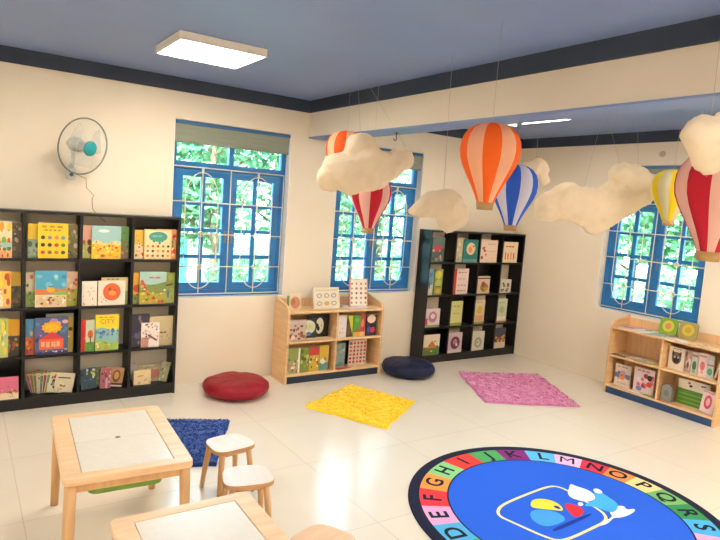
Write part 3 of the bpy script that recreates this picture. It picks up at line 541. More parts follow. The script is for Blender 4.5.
# grey rounded book end / toy
m = MB(); pr = [(-.05, 0), (.05, 0), (.05, .11)] + [(.05*math.cos(PI*k/10), .11+.05*math.sin(PI*k/10)) for k in range(1, 10)] + [(-.05, .11)]
mt_ = Matrix(((1, 0, 0, 0), (0, 0, 1, 0), (0, 1, 0, 0), (0, 0, 0, 1)))
m.prism(pr, -.02, .02, 0, mt_); o = m.build('rounded_board_book', [flat('#8a8c88', .6)], None, .004)
m2 = MB(); m2.poly([(.025*math.cos(2*PI*k/14), -.0206, .08+.03*math.sin(2*PI*k/14)) for k in range(14)]); m2.build('cover_picture', [flat('#6f7a78', .5)], o)
o.matrix_world = FW2 @ Matrix.Translation((.607, -.235, ZBt+.0008)); tag(o, 'grey round-topped board book before the green striped book', 'book', G5)
# flat booklets
for x, y, z, w_, d, rz, c_, lab, s_ in [
 (.10, -.24, ZM, .15, .09, .05, '#5a6058', 'dark grey booklet lying at the left of the right-hand middle shelf', 201),
 (.25, -.17, ZM, .17, .17, -.1, '#d8d4c4', 'off-white booklet lying on the right-hand middle shelf', 202),
 (.35, -.21, ZM+.008, .2, .14, .12, '#cfd0b8', 'grey green booklet lying on the off-white one', 203),
 (.46, -.24, ZM, .10, .09, 0, '#e2cf5a', 'yellow booklet lying beside the divider of the right-hand shelf', 204),
 (.14, -.265, ZBt, .2, .05, 0, '#dcc8a0', 'tan booklet lying at the lower left front of the right-hand shelf', 205),
 (.32, -.26, ZBt, .15, .055, .05, '#e8e4da', 'white booklet with red marks lying in the lower left cell', 206),
 (.45, -.255, ZBt, .12, .06, 0, '#7fb05a', 'green booklet lying beside the divider in the lower left cell', 207),
 (.66, -.265, ZBt, .2, .045, .05, '#e8a070', 'orange booklet lying in the lower right cell of the right-hand shelf', 208),
 (.84, -.272, ZBt, .1, .035, -.05, '#f0c0b0', 'peach booklet lying beside the orange one', 209),
 (.13, -.17, ZT, .17, .2, .1, '#eab8b8', 'pink sheet at the left end of the right-hand shelf top', 210),
 (.29, -.17, ZT, .15, .22, -.15, '#f3efe8', 'white sheet beside the pink sheet on the right-hand shelf top', 211),
 (.44, -.21, ZT, .14, .15, .3, '#8fc8c8', 'aqua sheet in the middle of the right-hand shelf top', 212),
 (.62, -.23, ZT, .24, .10, -.1, '#f0eef4', 'long white sheet before the two picture boards', 213),
 (.90, -.2, ZT, .26, .12, -.05, '#ecd9b0', 'cream sheet at the right end of the right-hand shelf top', 214)]:
    sheet(FW2, x, y, z, w_, d, rz, c_, lab, GS, A(s_).blobs(6, ['#c86a6a', '#6a8ab0', '#e0c070', '#7aa06a', '#f2ece0'], .15, .15, .85, .85, .06, .13), wave=.003, name='flat_booklet', cat='booklet')
def round_board(x, y, base, c1, c2, label):
    m = MB(); w_, h, r_ = .17, .16, .03
    pts = []
    for cx, cz, a0 in ((w_/2-r_, r_, -90), (w_/2-r_, h-r_, 0), (-w_/2+r_, h-r_, 90), (-w_/2+r_, r_, 180)):
        for k in range(6): a = R(a0+18*k); pts.append((cx+r_*math.cos(a), cz+r_*math.sin(a)))
    m.prism(pts, -.006, .006, 0, mt_)
    o = m.build('picture_board', [flat(base, .4)], None, .002)
    a = MB(); a.poly([(.055*math.cos(2*PI*k/20), -.0066, .085+.055*math.sin(2*PI*k/20)) for k in range(20)], 0)
    a.poly([(.03*math.cos(2*PI*k/9), -.0072, .085+.03*math.sin(2*PI*k/9)) for k in range(9)], 1)
    for k in range(6): a.poly([(-.05+.02*k+.008*math.cos(2*PI*q/8), -.0072, .02+.006*math.sin(2*PI*q/8)) for q in range(8)], 1)
    a.build('printed_picture', [flat(c1, .4), flat(c2, .4)], o)
    MB().box(-.03, .03, .03, .034, .004, .11).build('rear_stand', flat('#a08a60', .6), o).rotation_euler.x = R(6)
    o.matrix_world = FW2 @ Matrix.Translation((x, y, ZT+.003)) @ Matrix.Rotation(R(-12), 4, 'X')
    tag(o, label, 'board', 'rounded picture boards on the right-hand shelf')
round_board(.475, -.13, '#7fa83a', '#d8d03c', '#e08a5a', 'green rounded picture board on the right-hand shelf top')
round_board(.66, -.13, '#a89a58', '#d8c23c', '#c8a02c', 'olive rounded picture board on the right-hand shelf top')

# ------------------------------------------------------------------ tables and stools
def rrect(hx, hy, r_, n=6):
    pts = []
    for cx, cy, a0 in ((hx-r_, -hy+r_, -90), (hx-r_, hy-r_, 0), (-hx+r_, hy-r_, 90), (-hx+r_, -hy+r_, 180)):
        for k in range(n+1): a = R(a0+90*k/n); pts.append((cx+r_*math.cos(a), cy+r_*math.sin(a)))
    return pts
def table(loc, rz, label):
    """long side along local y"""
    t = empty('childrens_table', loc, rz, label=label, cat='table', group='low birch play tables')
    hx, hy, H = .268, .39, .48
    ix, iy = .192, .335
    top = MB(); out = rrect(hx, hy, .03); n = len(out); inn = rrect(ix, iy, .004)
    z0, z1 = H-.032, H
    # a frame-like top: outer wall, inner wall, ring faces
    vs = [(p[0], p[1], z) for z in (z0, z1) for p in out] + [(p[0], p[1], z) for z in (z0, z1) for p in inn]
    fs = []
    for i in range(n):
        j = (i+1) % n
        fs += [(i, j, n+j, n+i), (2*n+j, 2*n+i, 3*n+i, 3*n+j), (n+i, n+j, 3*n+j, 3*n+i), (j, i, 2*n+i, 2*n+j)]
    top.add(vs, fs, 0)
    top.build('tabletop_frame', M_beech, t, .004)
    for a, b_ in ((-iy+.002, -.0015), (.0015, iy-.002)):
        m = MB().box(-ix+.002, ix-.002, a, b_, H-.012, H-.001); m.build('lid', M_lid, t, .0015)
    MB().lathe([(.0, 0), (.011, 0), (.013, .001), (.011, .002), (.0, .002)], 16, mtx=Matrix.Translation((0, 0, H-.0012))).build('finger_hole', flat('#7a6a58', .6), t)
    ap = MB(); ap.box(-hx+.04, hx-.04, -hy+.03, -hy+.05, H-.075, z0).box(-hx+.04, hx-.04, hy-.05, hy-.03, H-.075, z0)
    ap.box(-hx+.03, -hx+.05, -hy+.05, hy-.05, H-.075, z0).box(hx-.05, hx-.03, -hy+.05, hy-.05, H-.075, z0)
    ap.build('apron', M_beechd, t, .002)
    for sx in (-1, 1):
        for sy in (-1, 1):
            m = MB(); x0, y0 = sx*(hx-.033), sy*(hy-.033)
            m.tube([(x0, y0, H-.034), (x0*1.0+sx*.006, y0+sy*.006, .22), (x0+sx*.012, y0+sy*.014, .001)], [.025, .0235, .019], 12)
            m.build('leg', M_beechd, t)
    # hanging green bin
    m = MB(); o1 = rrect(ix-.012, .15, .04, 5); o2 = rrect(ix-.035, .125, .04, 5); k = len(o1)
    cy = -.165
    vs = [(p[0], p[1]+cy, H-.03) for p in o1]+[(p[0], p[1]+cy, H-.13) for p in o2]+[(p[0]*.97, p[1]*.97+cy, H-.03) for p in o1]+[(p[0]*.96, p[1]*.96+cy, H-.125) for p in o2]
    fs = [(k+i, k+(i+1) % k, (i+1) % k, i) for i in range(k)]+[(2*k+i, 2*k+(i+1) % k, 3*k+(i+1) % k, 3*k+i) for i in range(k)]
    fs += [tuple(reversed(range(k, 2*k))), tuple(range(3*k, 4*k))]+[(i, (i+1) % k, 2*k+(i+1) % k, 2*k+i) for i in range(k)]
    m.add(vs, fs, 0); m.build('green_bin', M_green, t)
    return t
table((1.075, -2.122, 0), R(-3.5), 'low birch table with two white lids and green bin, left foreground')
table((1.148, -3.27, 0), R(-1), 'low birch table with white lids cut off by the bottom photo edge')
def stool(loc, rz, top, label, s=1):
    t = empty('childrens_stool', loc, rz, label=label, cat='stool', group='low birch stools')
    H = .28
    pts = []
    for k in range(48):
        a = 2*PI*k/48; c_, s_ = math.cos(a), math.sin(a)
        e = .42
        x = .124*math.copysign(abs(c_)**(e*1.35), c_); y = .112*math.copysign(abs(s_)**(e*1.35), s_)
        x *= 1-.10*(y/.112)
        pts.append((x, y))
    m = MB(); m.prism(pts, H-.022, H-.001, 0, None, True); m.build('seat', M_edge, t, .003)
    MB().prism([(p[0]*.985, p[1]*.985) for p in pts], H-.002, H).build('seat_surface', top, t, .0008)
    for yy in (.066, -.06): MB().tube([(-.075, yy, H-.045), (.075, yy, H-.045)], .010, 8).build('stretcher', M_beechd, t)
    for sx in (-1, 1):
        for sy in (-1, 1):
            MB().tube([(sx*.083, sy*.072, H-.021), (sx*.096, sy*.088, .13), (sx*.108, sy*.103, .001)], [.0165, .016, .012], 10).build('leg', M_beechd, t)
    return t
stool((1.72, -1.955, 0), R(8), M_stool, 'pale topped birch stool at the corner of the blue rug')
stool((1.65, -2.375, 0), R(-12), M_stool, 'pale topped birch stool between the other stool and the lower table')
stool((1.69, -3.06, 0), R(20), M_stool2, 'tan birch stool at the bottom edge right of the nearer table')

# ------------------------------------------------------------------ floor cushions
def cushion(loc, r_, h, c1, c2, label, rz=0, seed=1, sq=1):
    mt = noisy('cushion_fabric', c1, c2, 4, .5, .2, 40, spec=.35)
    n, k = 72, 28; vs = []
    for i in range(k+1):
        ph = -PI/2+PI*i/k; cr, sr = math.cos(ph), math.sin(ph)
        rr = r_*(abs(cr)**.55); zz = h/2*(1 if sr > 0 else -1)*abs(sr)**.8
        for j in range(n):
            a = 2*PI*j/n
            wr = 1+.006*math.sin(a*9+seed)*cr+.005*math.sin(a*17+seed*2)+.02*noise.noise(Vector((math.cos(a)*2, math.sin(a)*2, seed+zz*8)))
            dim = -.05*h*math.exp(-(rr/r_/.4)**2) if sr > 0 else 0
            pl = .0015*math.sin(a*14+seed)*(1-rr/r_)*(rr/r_)*4 if sr > 0 else 0
            bump = .014*noise.noise(Vector((rr*math.cos(a)*7, rr*math.sin(a)*7, seed))) if sr > 0 else 0
            vs.append((rr*math.cos(a)*wr*sq, rr*math.sin(a)*wr, max(h/2+zz+dim+pl+bump, 0.001)))
    fs = [(i*n+j, i*n+(j+1) % n, (i+1)*n+(j+1) % n, (i+1)*n+j) for i in range(k) for j in range(n)]
    t = empty('floor_cushion', loc, rz, label=label, cat='cushion', group='round floor cushions')
    MB().add(vs, fs, 0, True).build('cushion_body', mt, t)
    MB().tube([(r_*1.0*math.cos(2*PI*j/60)*sq, r_*1.0*math.sin(2*PI*j/60), h*.5) for j in range(60)], .004, 6, closed=True).build('piping', mt, t)
    return t
cushion((2.402, -.40, 0), .278, .145, '#8c0a20', '#9e1029', 'glossy red round floor cushion beside the low pine bookshelf', seed=3)
cushion((4.245, -.445, 0), .27, .15, '#0b1230', '#111b42', 'navy blue round floor cushion before the corner bookshelf', seed=8)

# ------------------------------------------------------------------ shaggy rugs
def shag(name, corners, c1, c2, label, seed, cnt=13000, L_=.017, tuft=.0045):
    mt = noisy(name+'_yarn', c1, c2, 14, .9, spec=.1, sheen=.4)
    cx = sum(p[0] for p in corners)/4; cy = sum(p[1] for p in corners)/4
    t = empty(name, (cx, cy, 0), 0, label=label, cat='rug', group='small shaggy floor rugs')
    q = [Vector((p[0]-cx, p[1]-cy, 0)) for p in corners]
    rnd = random.Random(seed)
    def P(u, v): return q[0]*(1-u)*(1-v)+q[1]*u*(1-v)+q[2]*u*v+q[3]*(1-u)*v
    n = 48; vs = []
    for j in range(n+1):
        for i in range(n+1):
            p = P(i/n, j/n); e = min(i, j, n-i, n-j)
            w_ = Vector((noise.noise(p*9+Vector((seed, 0, 0))), noise.noise(p*9+Vector((0, seed, 0))), 0))*.012
            z = .004 if e == 0 else .015+.006*noise.noise(p*22)+rnd.uniform(-.002, .002)
            vs.append((p.x+w_.x, p.y+w_.y, z))
    fs = [(j*(n+1)+i, j*(n+1)+i+1, (j+1)*(n+1)+i+1, (j+1)*(n+1)+i) for j in range(n) for i in range(n)]
    b = len(vs); vs2 = [(v[0], v[1], .001) for v in vs if True]
    m = MB().add(vs, fs, 0, True).add(vs2, [tuple(reversed(f)) for f in fs], 0)
    m.build('rug_base', mt, t)
    tm = MB()
    for k in range(cnt):
        u, v = rnd.random(), rnd.random()
        p = P(u, v); w_ = Vector((noise.noise(p*9+Vector((seed, 0, 0))), noise.noise(p*9+Vector((0, seed, 0))), 0))*.012
        p = p+w_; a = rnd.uniform(0, 2*PI); tilt = rnd.uniform(.7, 1.25); l = L_*rnd.uniform(.6, 1.1)
        d = Vector((math.cos(a), math.sin(a), 0)); s_ = Vector((-d.y, d.x, 0))*tuft*rnd.uniform(.6, 1.2)
        base = Vector((p.x, p.y, .010)); tip = base+d*l*math.sin(tilt)+Vector((0, 0, l*math.cos(tilt)))
        mid = base+d*l*.4*math.sin(tilt)+Vector((0, 0, l*.6*math.cos(tilt)+.002))
        o_ = len(tm.v); tm.v += [tuple(base-s_*.5), tuple(base+s_*.5), tuple(mid+s_*.5), tuple(tip), tuple(mid-s_*.5)]
        tm.f.append((o_, o_+1, o_+2, o_+3, o_+4)); tm.m.append(0); tm.sm.append(False)
    tp = tm.build('pile', mt, t); tp['kind'] = 'stuff'
    return t
shag('yellow_rug', [(2.79, -.92), (3.47, -.56), (3.745, -1.185), (3.13, -1.58)], '#fbd916', '#ffe634', 'bright yellow shaggy rug before the low pine bookshelf', 1)
shag('pink_rug', [(4.80, -.59), (5.62, -.98), (5.12, -1.87), (4.35, -1.43)], '#d47cac', '#e49ac4', 'mauve pink shaggy rug before the corner bookshelf', 2, 13000)
shag('blue_rug', [(1.42, -.66), (2.12, -.98), (1.76, -1.66), (1.05, -1.36)], '#174494', '#2258ac', 'dark blue shaggy rug behind the birch table and stools', 3)

# ------------------------------------------------------------------ alphabet rug
rc = Vector((3.355, -3.045, 0))
rug = empty('alphabet_rug', rc, 0, label='large round blue alphabet rug with a ring of letters, right foreground', cat='rug')
def pile_mat(c):
    k = ('pile', c)
    if k not in CM: 
        r0 = lin(c); CM[k] = noisy('rug_pile_'+c.lstrip('#'), c, c, 30, .85, .3, 400, spec=.15)
    return CM[k]
m = MB(); n = 120
m.lathe([(.912, .001), (.912, .007), (.906, .010), (.846, .010)], n, 0, fmi=lambda j: 0)
m.f = [f for f in m.f if len(f) < 20]; m.m = m.m[:len(m.f)]; m.sm = m.sm[:len(m.f)]
m.poly([(.846*math.cos(2*PI*k/n), .846*math.sin(2*PI*k/n), .0098) for k in range(n)], 0)
m.build('rug_border', pile_mat('#23243c'), rug)
m = MB(); m.poly([(.672*math.cos(2*PI*k/n), .672*math.sin(2*PI*k/n), .0104) for k in range(n)], 0)
m.build('rug_field', pile_mat('#2c66e2'), rug)
ang = {'D': 171.4, 'E': 157.6, 'F': 143.4, 'G': 127.8, 'H': 112.9, 'I': 96.1, 'J': 78.6, 'K': 64.7, 'L': 48.7, 'M': 36.3, 'N': 22.6, 'O': 11.3, 'P': -1.7, 'Q': -13.9, 'R': -27.9, 'S': -40.1}
for k, ch_ in enumerate('TUVWXYZ'): ang[ch_] = -40.1-13.5*(k+1)
for k, ch_ in enumerate('CBA'): ang[ch_] = -188.6+13.5*(k+1)-0
seq = 'DEFGHIJKLMNOPQRSTUVWXYZABC'
av = [ang[c] for c in seq]
av = [av[0]]+av[1:]
for i in range(1, 26):
    while av[i] > av[i-1]: av[i] -= 360
scol = dict(D='#55b4e6', E='#e6a8d4', F='#e84048', G='#f79a4c', H='#8fd08a', I='#e8443c', J='#58ac66', K='#8a2f7c', L='#62c0f0', M='#ecc0e6', N='#dc3c4c', O='#f0944c', P='#f0dc98', Q='#7cbc70', R='#3c945a', S='#4cb0e6')
for k, c in enumerate('TUVWXYZABC'): scol[c] = ['#e6a8d4', '#e84048', '#f79a4c', '#f0dc98', '#7cbc70', '#8a2f7c', '#55b4e6', '#e84048', '#f0dc98', '#58ac66'][k]
for i, c in enumerate(seq):
    a0 = (av[i]+(av[i-1] if i else av[25]+360))/2 if i else (av[0]+av[25]+360)/2
    a1 = (av[i]+av[i+1])/2 if i < 25 else (av[25]+av[0]-360)/2
    pts = [(.846*math.cos(R(a0+(a1-a0)*k/8)), .846*math.sin(R(a0+(a1-a0)*k/8)), .0106) for k in range(9)]
    pts += [(.682*math.cos(R(a1+(a0-a1)*k/8)), .682*math.sin(R(a1+(a0-a1)*k/8)), .0106) for k in range(9)]
    pts.reverse()
    sg = MB().poly(pts).build('letter_field', pile_mat(scol[c]), rug)
    cu = bpy.data.curves.new('letter', 'FONT'); cu.body = c; cu.size = .15; cu.align_x = 'CENTER'; cu.align_y = 'CENTER'; cu.extrude = .0003; cu.offset = 0 if c in 'MW' else .003
    me = bpy.data.meshes.new_from_object(bpy.data.objects.new('tmp', cu)); me.materials.clear(); me.materials.append(pile_mat('#1f2238'))
    lo = bpy.data.objects.new('letter', me); col.objects.link(lo); lo.parent = sg
    lo.location = (.765*math.cos(R(av[i])), .765*math.sin(R(av[i])), .0112); lo.rotation_euler.z = R(av[i]-90)
def smooth_poly(pts, it=3):
    for _ in range(it):
        q_ = []
        for i in range(len(pts)):
            a, b_ = Vector(pts[i]), Vector(pts[(i+1) % len(pts)]); q_ += [tuple(a*.75+b_*.25), tuple(a*.25+b_*.75)]
        pts = q_
    return pts
fp = smooth_poly([(-.373, .178), (-.29, .215), (-.093, .235), (.142, .249), (.21, .231), (.232, .161), (.20, -.059), (.184, -.134), (.12, -.19), (-.04, -.20), (-.24, -.21), (-.32, -.19), (-.35, -.12), (-.37, -.04), (-.395, .062), (-.41, .13)], 2)
m = MB(); N_ = len(fp)
def off(pts, d):
    out = []
    for i in range(len(pts)):
        t = (Vector(pts[(i+1) % len(pts)])-Vector(pts[i-1])).normalized(); out.append((pts[i][0]+t.y*d, pts[i][1]-t.x*d))
    return out
oa, ob = off(fp, .009), off(fp, -.009)
m.add([(p[0], p[1], .0112) for p in oa]+[(p[0], p[1], .0112) for p in ob], [(i, (i+1) % N_, N_+(i+1) % N_, N_+i) for i in range(N_)], 0)
m.build('emblem_outline', pile_mat('#e9e2a0'), rug)
for nm, c, z, pts in (
    ('emblem_shadow', '#1a3a9a', .0113, [(-.26, -.13), (.09, -.11), (.12, -.09), (-.02, -.09), (-.25, -.10)]),
    ('blue_petal', '#4aa4e8', .0116, [(-.22, .077), (-.16, .086), (-.097, .056), (-.059, -.002), (-.078, -.068), (-.145, -.083), (-.244, -.077), (-.273, -.043), (-.271, .016)]),
    ('yellow_petal', '#f2e04a', .0119, [(-.133, .145), (-.073, .175), (-.009, .158), (.033, .099), (.014, .028), (-.02, -.001), (-.057, .028), (-.114, .072), (-.16, .11)]),
    ('dark_spot', '#2c3c8a', .0122, [(-.028, .067), (0, .058), (-.002, .033), (-.017, .019), (-.034, .038)]),
    ('red_petal', '#ea3444', .0119, [(.05, .05), (.094, .042), (.121, -.011), (.096, -.065), (.03, -.084), (-.024, -.082), (.003, -.019)]),
    ('cartoon_animal_legs', '#eef2fa', .0124, [(.219, -.138), (.312, -.104), (.384, -.126), (.347, -.169), (.408, -.178), (.389, -.2), (.29, -.212), (.221, -.203), (.19, -.185), (.10, -.212), (.02, -.205), (.08, -.190), (.20, -.178)]),
    ('cartoon_animal_shirt', '#4cb4ee', .0127, [(.416, .088), (.41, .047), (.397, -.006), (.372, -.106), (.254, -.155), (.218, -.125), (.204, -.052), (.144, -.023), (.19, -.004), (.262, -.011), (.34, .05)]),
    ('cartoon_animal_head', '#eef2fa', .0130, [(.196, .134), (.262, .170), (.31, .20), (.325, .20), (.33, .165), (.35, .12), (.355, .08), (.328, .027), (.274, -.003), (.202, .004), (.176, .044), (.161, .085)]),
    ('cartoon_animal_paw', '#eef2fa', .0130, [(.384, .089), (.43, .091), (.429, .052), (.402, .027), (.364, .045)]),
    ('cartoon_animal_hand', '#eef2fa', .0130, [(.147, .025), (.178, .016), (.156, -.015), (.115, -.008)])):
    m = MB(); sp = smooth_poly(pts, 2)
    ar = sum(sp[i][0]*sp[(i+1) % len(sp)][1]-sp[(i+1) % len(sp)][0]*sp[i][1] for i in range(len(sp)))
    if ar < 0: sp = sp[::-1]
    m.poly([(p[0], p[1], z) for p in sp]); m.build(nm, pile_mat(c), rug)

# ------------------------------------------------------------------ wall fan
fan = empty('wall_fan', (1.14, 0, 1.80), 0, label='white wall-mounted fan with teal hub above the wide black bookshelf', cat='fan')
MB().prism(rrect(.034, .055, .03), .0, .05, 0, Matrix(((1, 0, 0, 0), (0, 0, -1, 0), (0, 1, 0, -.04), (0, 0, 0, 1)))).build('wall_bracket', flat('#c8d0cc', .4), fan, .006)
MB().lathe([(.014, 0), (.014, .012), (.01, .014), (0, .014)], 18, mtx=Matrix.Translation((0, -.05, -.05)) @ Matrix.Rotation(PI/2, 4, 'X')).build('speed_knob', flat('#3c4a4c', .4), fan)
ax = Vector((.50, -.84, -.20)).normalized()
hc = Vector((.047, -.25, .156))                    # cage centre
MB().tube([(0, -.04, .01), (0, -.09, .06), (.0, -.12, .10), tuple(hc-ax*.13)], [.016, .015, .016, .02], 10).build('arm', flat('#b8c0bc', .4), fan)
rot = ax.to_track_quat('Z', 'Y').to_matrix().to_4x4(); FM = Matrix.Translation(hc) @ rot
MB().lathe([(0, -.14), (.035, -.135), (.05, -.11), (.052, -.06), (.045, -.035), (0, -.035)], 28, mtx=FM).build('motor_housing', flat('#a8aaa4', .4), fan)
M_wire = flat('#d6d8cf', .35, name='cage_wire')
cg = MB(); RC = .205
def ring(r_, z, t_=.0016, mi=0): cg.tube([FM @ Vector((r_*math.cos(2*PI*k/48), r_*math.sin(2*PI*k/48), z)) for k in range(48)], t_, 5, mi, closed=True)
for k in range(64):
    a = 2*PI*k/64; c_, s_ = math.cos(a), math.sin(a)
    cg.tube([FM @ Vector((rr*c_, rr*s_, z)) for rr, z in ((.05, .07), (.11, .064), (.17, .042), (RC, .0))], .0011, 3, caps=False)
    if k % 2: cg.tube([FM @ Vector((rr*c_, rr*s_, z)) for rr, z in ((.05, -.06), (.11, -.055), (.17, -.04), (RC, .0))], .0009, 3, caps=False)
ring(.11, .064, .001); ring(.16, .048, .001)
cg.build('cage', M_wire, fan)
rm = MB(); rm.tube([FM @ Vector((RC*math.cos(2*PI*k/48), RC*math.sin(2*PI*k/48), 0)) for k in range(48)], .0055, 8, closed=True); rm.build('cage_rim', flat('#707c76', .4), fan)
hb = MB().lathe([(.0, .085), (.045, .083), (.054, .077), (.054, .067), (0, .067)][::-1], 28, mtx=FM).build('hub_cap', flat('#1f9aa0', .35), fan)
bl = MB()
for k in range(3):
    a0 = 2*PI*k/3+.4; vs = []; n_ = 8
    for i in range(n_+1):
        rr = .03+(.175-.03)*i/n_; wd = .35+.42*math.sin(PI*min(1, i/n_*1.05)*.8)
        for s_ in (-1, 1): vs.append(FM @ Vector((rr*math.cos(a0+s_*wd), rr*math.sin(a0+s_*wd), .01+s_*.018)))
    bl.add(vs, [(2*i, 2*i+1, 2*i+3, 2*i+2) for i in range(n_)], 0, True)
bl.lathe([(0, .03), (.03, .028), (.032, -.02), (0, -.02)][::-1], 20, mtx=FM)
bl.build('blades', M_blade, fan)
cd = MB(); cd.tube([(.02, -.03, -.04), (.10, -.06, -.07), (.11, -.03, -.14), (.17, -.012, -.20), (.155, -.008, -.22), (.16, -.008, -.30), (.21, -.012, -.36), (.26, -.01, -.40)], .0022, 6)
cd.build('power_cord', flat('#8a6a5a', .5), fan)

# ------------------------------------------------------------------ ceiling lights
def panel_light(x0, x1, y0, y1, label, rz=0, zc=ZC):
    cx, cy = (x0+x1)/2, (y0+y1)/2
    t = empty('ceiling_light', (cx, cy, zc), rz, label=label, cat='ceiling light', group='flat panel ceiling lights')
    hx, hy = (x1-x0)/2, (y1-y0)/2
    m = MB(); m.box(-hx, hx, -hy, -hy+.012, -.05, 0).box(-hx, hx, hy-.012, hy, -.05, 0).box(-hx, -hx+.012, -hy+.012, hy-.012, -.05, 0).box(hx-.012, hx, -hy+.012, hy-.012, -.05, 0)
    m.box(-hx+.012, hx-.012, -hy+.012, hy-.012, -.02, -.0)
    m.build('housing', flat('#f3ebdd', .5), t, .002)
    MB().box(-hx+.012, hx-.012, -hy+.012, hy-.012, -.048, -.042).build('diffuser', M_lamp, t)
    return t
panel_light(1.495, 2.048, -1.46, -.945, 'glowing square ceiling panel light above the wide black bookshelf')
panel_light(4.60, 4.92, -1.58, -1.04, 'slim glowing ceiling light seen behind the beam')
for a, b_ in ((1.5, -5.4), (4.3, -3.9), (4.6, -5.4), (-1.2, -4.6), (-1.2, -1.6), (1.5, -6.9), (4.6, -6.9), (-1.2, -6.9)):  # added fill lamps, unseen, built as panels to brighten the room
    panel_light(a, a+.55, b_, b_+.52, 'added fill light outside the view, built as a square ceiling panel')
# small bracket and camera-like box beside the far light
t = empty('ceiling_bracket', (4.74, -1.00, ZC), 0, label='small beige ceiling device beside the slim glowing light', cat='ceiling device')
MB().box(-.07, .07, -.06, .06, -.09, 0).build('mount_box', flat('#b8a888', .5), t, .006)
MB().lathe([(0, -.14), (.03, -.138), (.042, -.115), (.042, -.09), (0, -.09)], 20).build('lens_dome', flat('#6a6a60', .3), t)
# steel hook under the beam
t = empty('ceiling_hook', (3.30, -1.20, 2.268), 0, label='small dark hook screwed into the underside of the beam', cat='hook')
MB().lathe([(0, 0), (.016, 0), (.016, -.006), (0, -.006)][::-1], 16).build('hook_plate', flat('#5c5c58', .4, .6), t)
MB().tube([(0, 0, -.004), (0, 0, -.035), (.008, 0, -.05), (-.004, 0, -.064), (-.02, 0, -.058), (-.022, 0, -.046)], .004, 8).build('hook_bend', flat('#4c4c48', .4, .6), t)
# little round wall plate
o = MB().lathe([(0, 0), (.03, 0), (.03, .008), (.024, .012), (0, .012)], 24, mtx=Matrix.Translation((XB, -1.77, 2.386)) @ Matrix.Rotation(-PI/2, 4, 'Y')).build('wall_plate', flat('#c9b9a4', .5))
tag(o, 'small round plate high on the right-hand wall', 'wall plate')

# ------------------------------------------------------------------ paper balloons
def rot_to(p): return p
def balloon(loc, rmax, cA, cB, label, top=ZC, ph=0, ng=10, fac=.35):
    """loc: centre of the widest ring"""
    t = empty('paper_balloon', loc, ph, label=label, cat='balloon', group='striped paper hot-air balloons')
    t.rotation_euler.z = math.atan2(-5.046-loc[1], .434-loc[0])-R(18)+ph
    k = rmax/.15
    prof = [(.043, -.238), (.060, -.195), (.082, -.150), (.107, -.104), (.130, -.058), (.145, -.018), (.150, .025), (.147, .065), (.134, .10), (.110, .13), (.075, .151), (.035, .160), (.004, .162)]
    n = ng*6; vs = []
    for r_, z in prof:
        for j in range(n):
            f = (j % 6)/6; bul = 1+.035*math.sin(PI*f)-.02*(1 if j % 6 == 0 else 0)
            vs.append((r_*k*bul*math.cos(2*PI*j/n), r_*k*bul*math.sin(2*PI*j/n), z*k))
    m = MB(); m.v = [tuple(v) for v in vs]
    for i in range(len(prof)-1):
        for j in range(n):
            m.f.append((i*n+j, i*n+(j+1) % n, (i+1)*n+(j+1) % n, (i+1)*n+j)); m.m.append((j//6) % 2); m.sm.append(True)
    m.build('envelope', [mat_trans('paper_'+cA.lstrip('#'), cA, fac), mat_trans('paper_'+cB.lstrip('#'), cB, fac)], t)
    z0, z1 = -.238*k, -.276*k
    MB().lathe([(.0, z1), (.040*k, z1), (.046*k, z0), (.044*k, z0), (.038*k, z1+.004), (0, z1+.004)], 24).build('basket', M_kraft, t)
    MB().tube([(0, 0, .162*k), (0, 0, top-loc[2]-.0005)], .0009, 4).build('string', flat('#b8b4a8', .5), t)
    return t
balloon((2.602, -2.914, 1.970), .145, '#ff7418', '#ffcba2', 'large orange and peach striped paper balloon hanging in the middle', ph=R(4))
balloon((3.290, -2.473, 1.848), .140, '#2c68d8', '#e6e4ee', 'blue and white striped paper balloon behind the large orange one', top=2.268, ph=R(-3))
balloon((2.915, -3.854, 1.838), .150, '#d21a38', '#f8cfc0', 'red and pale pink striped paper balloon at the right photo edge', ph=R(-27))
balloon((4.90, -2.575, 1.962), .145, '#f6dc1c', '#e6dfb8', 'yellow and cream striped paper balloon before the right-hand window', ph=R(12))
balloon((2.895, -1.49, 1.75), .145, '#d21a38', '#f8cfc4', 'red and pale pink striped paper balloon partly hidden by the left cloud', ph=R(18))
balloon((2.85, -1.19, 2.062), .150, '#ff6a18', '#f8d0a4', 'small orange striped paper balloon peeking over the left cloud', ph=R(-20))

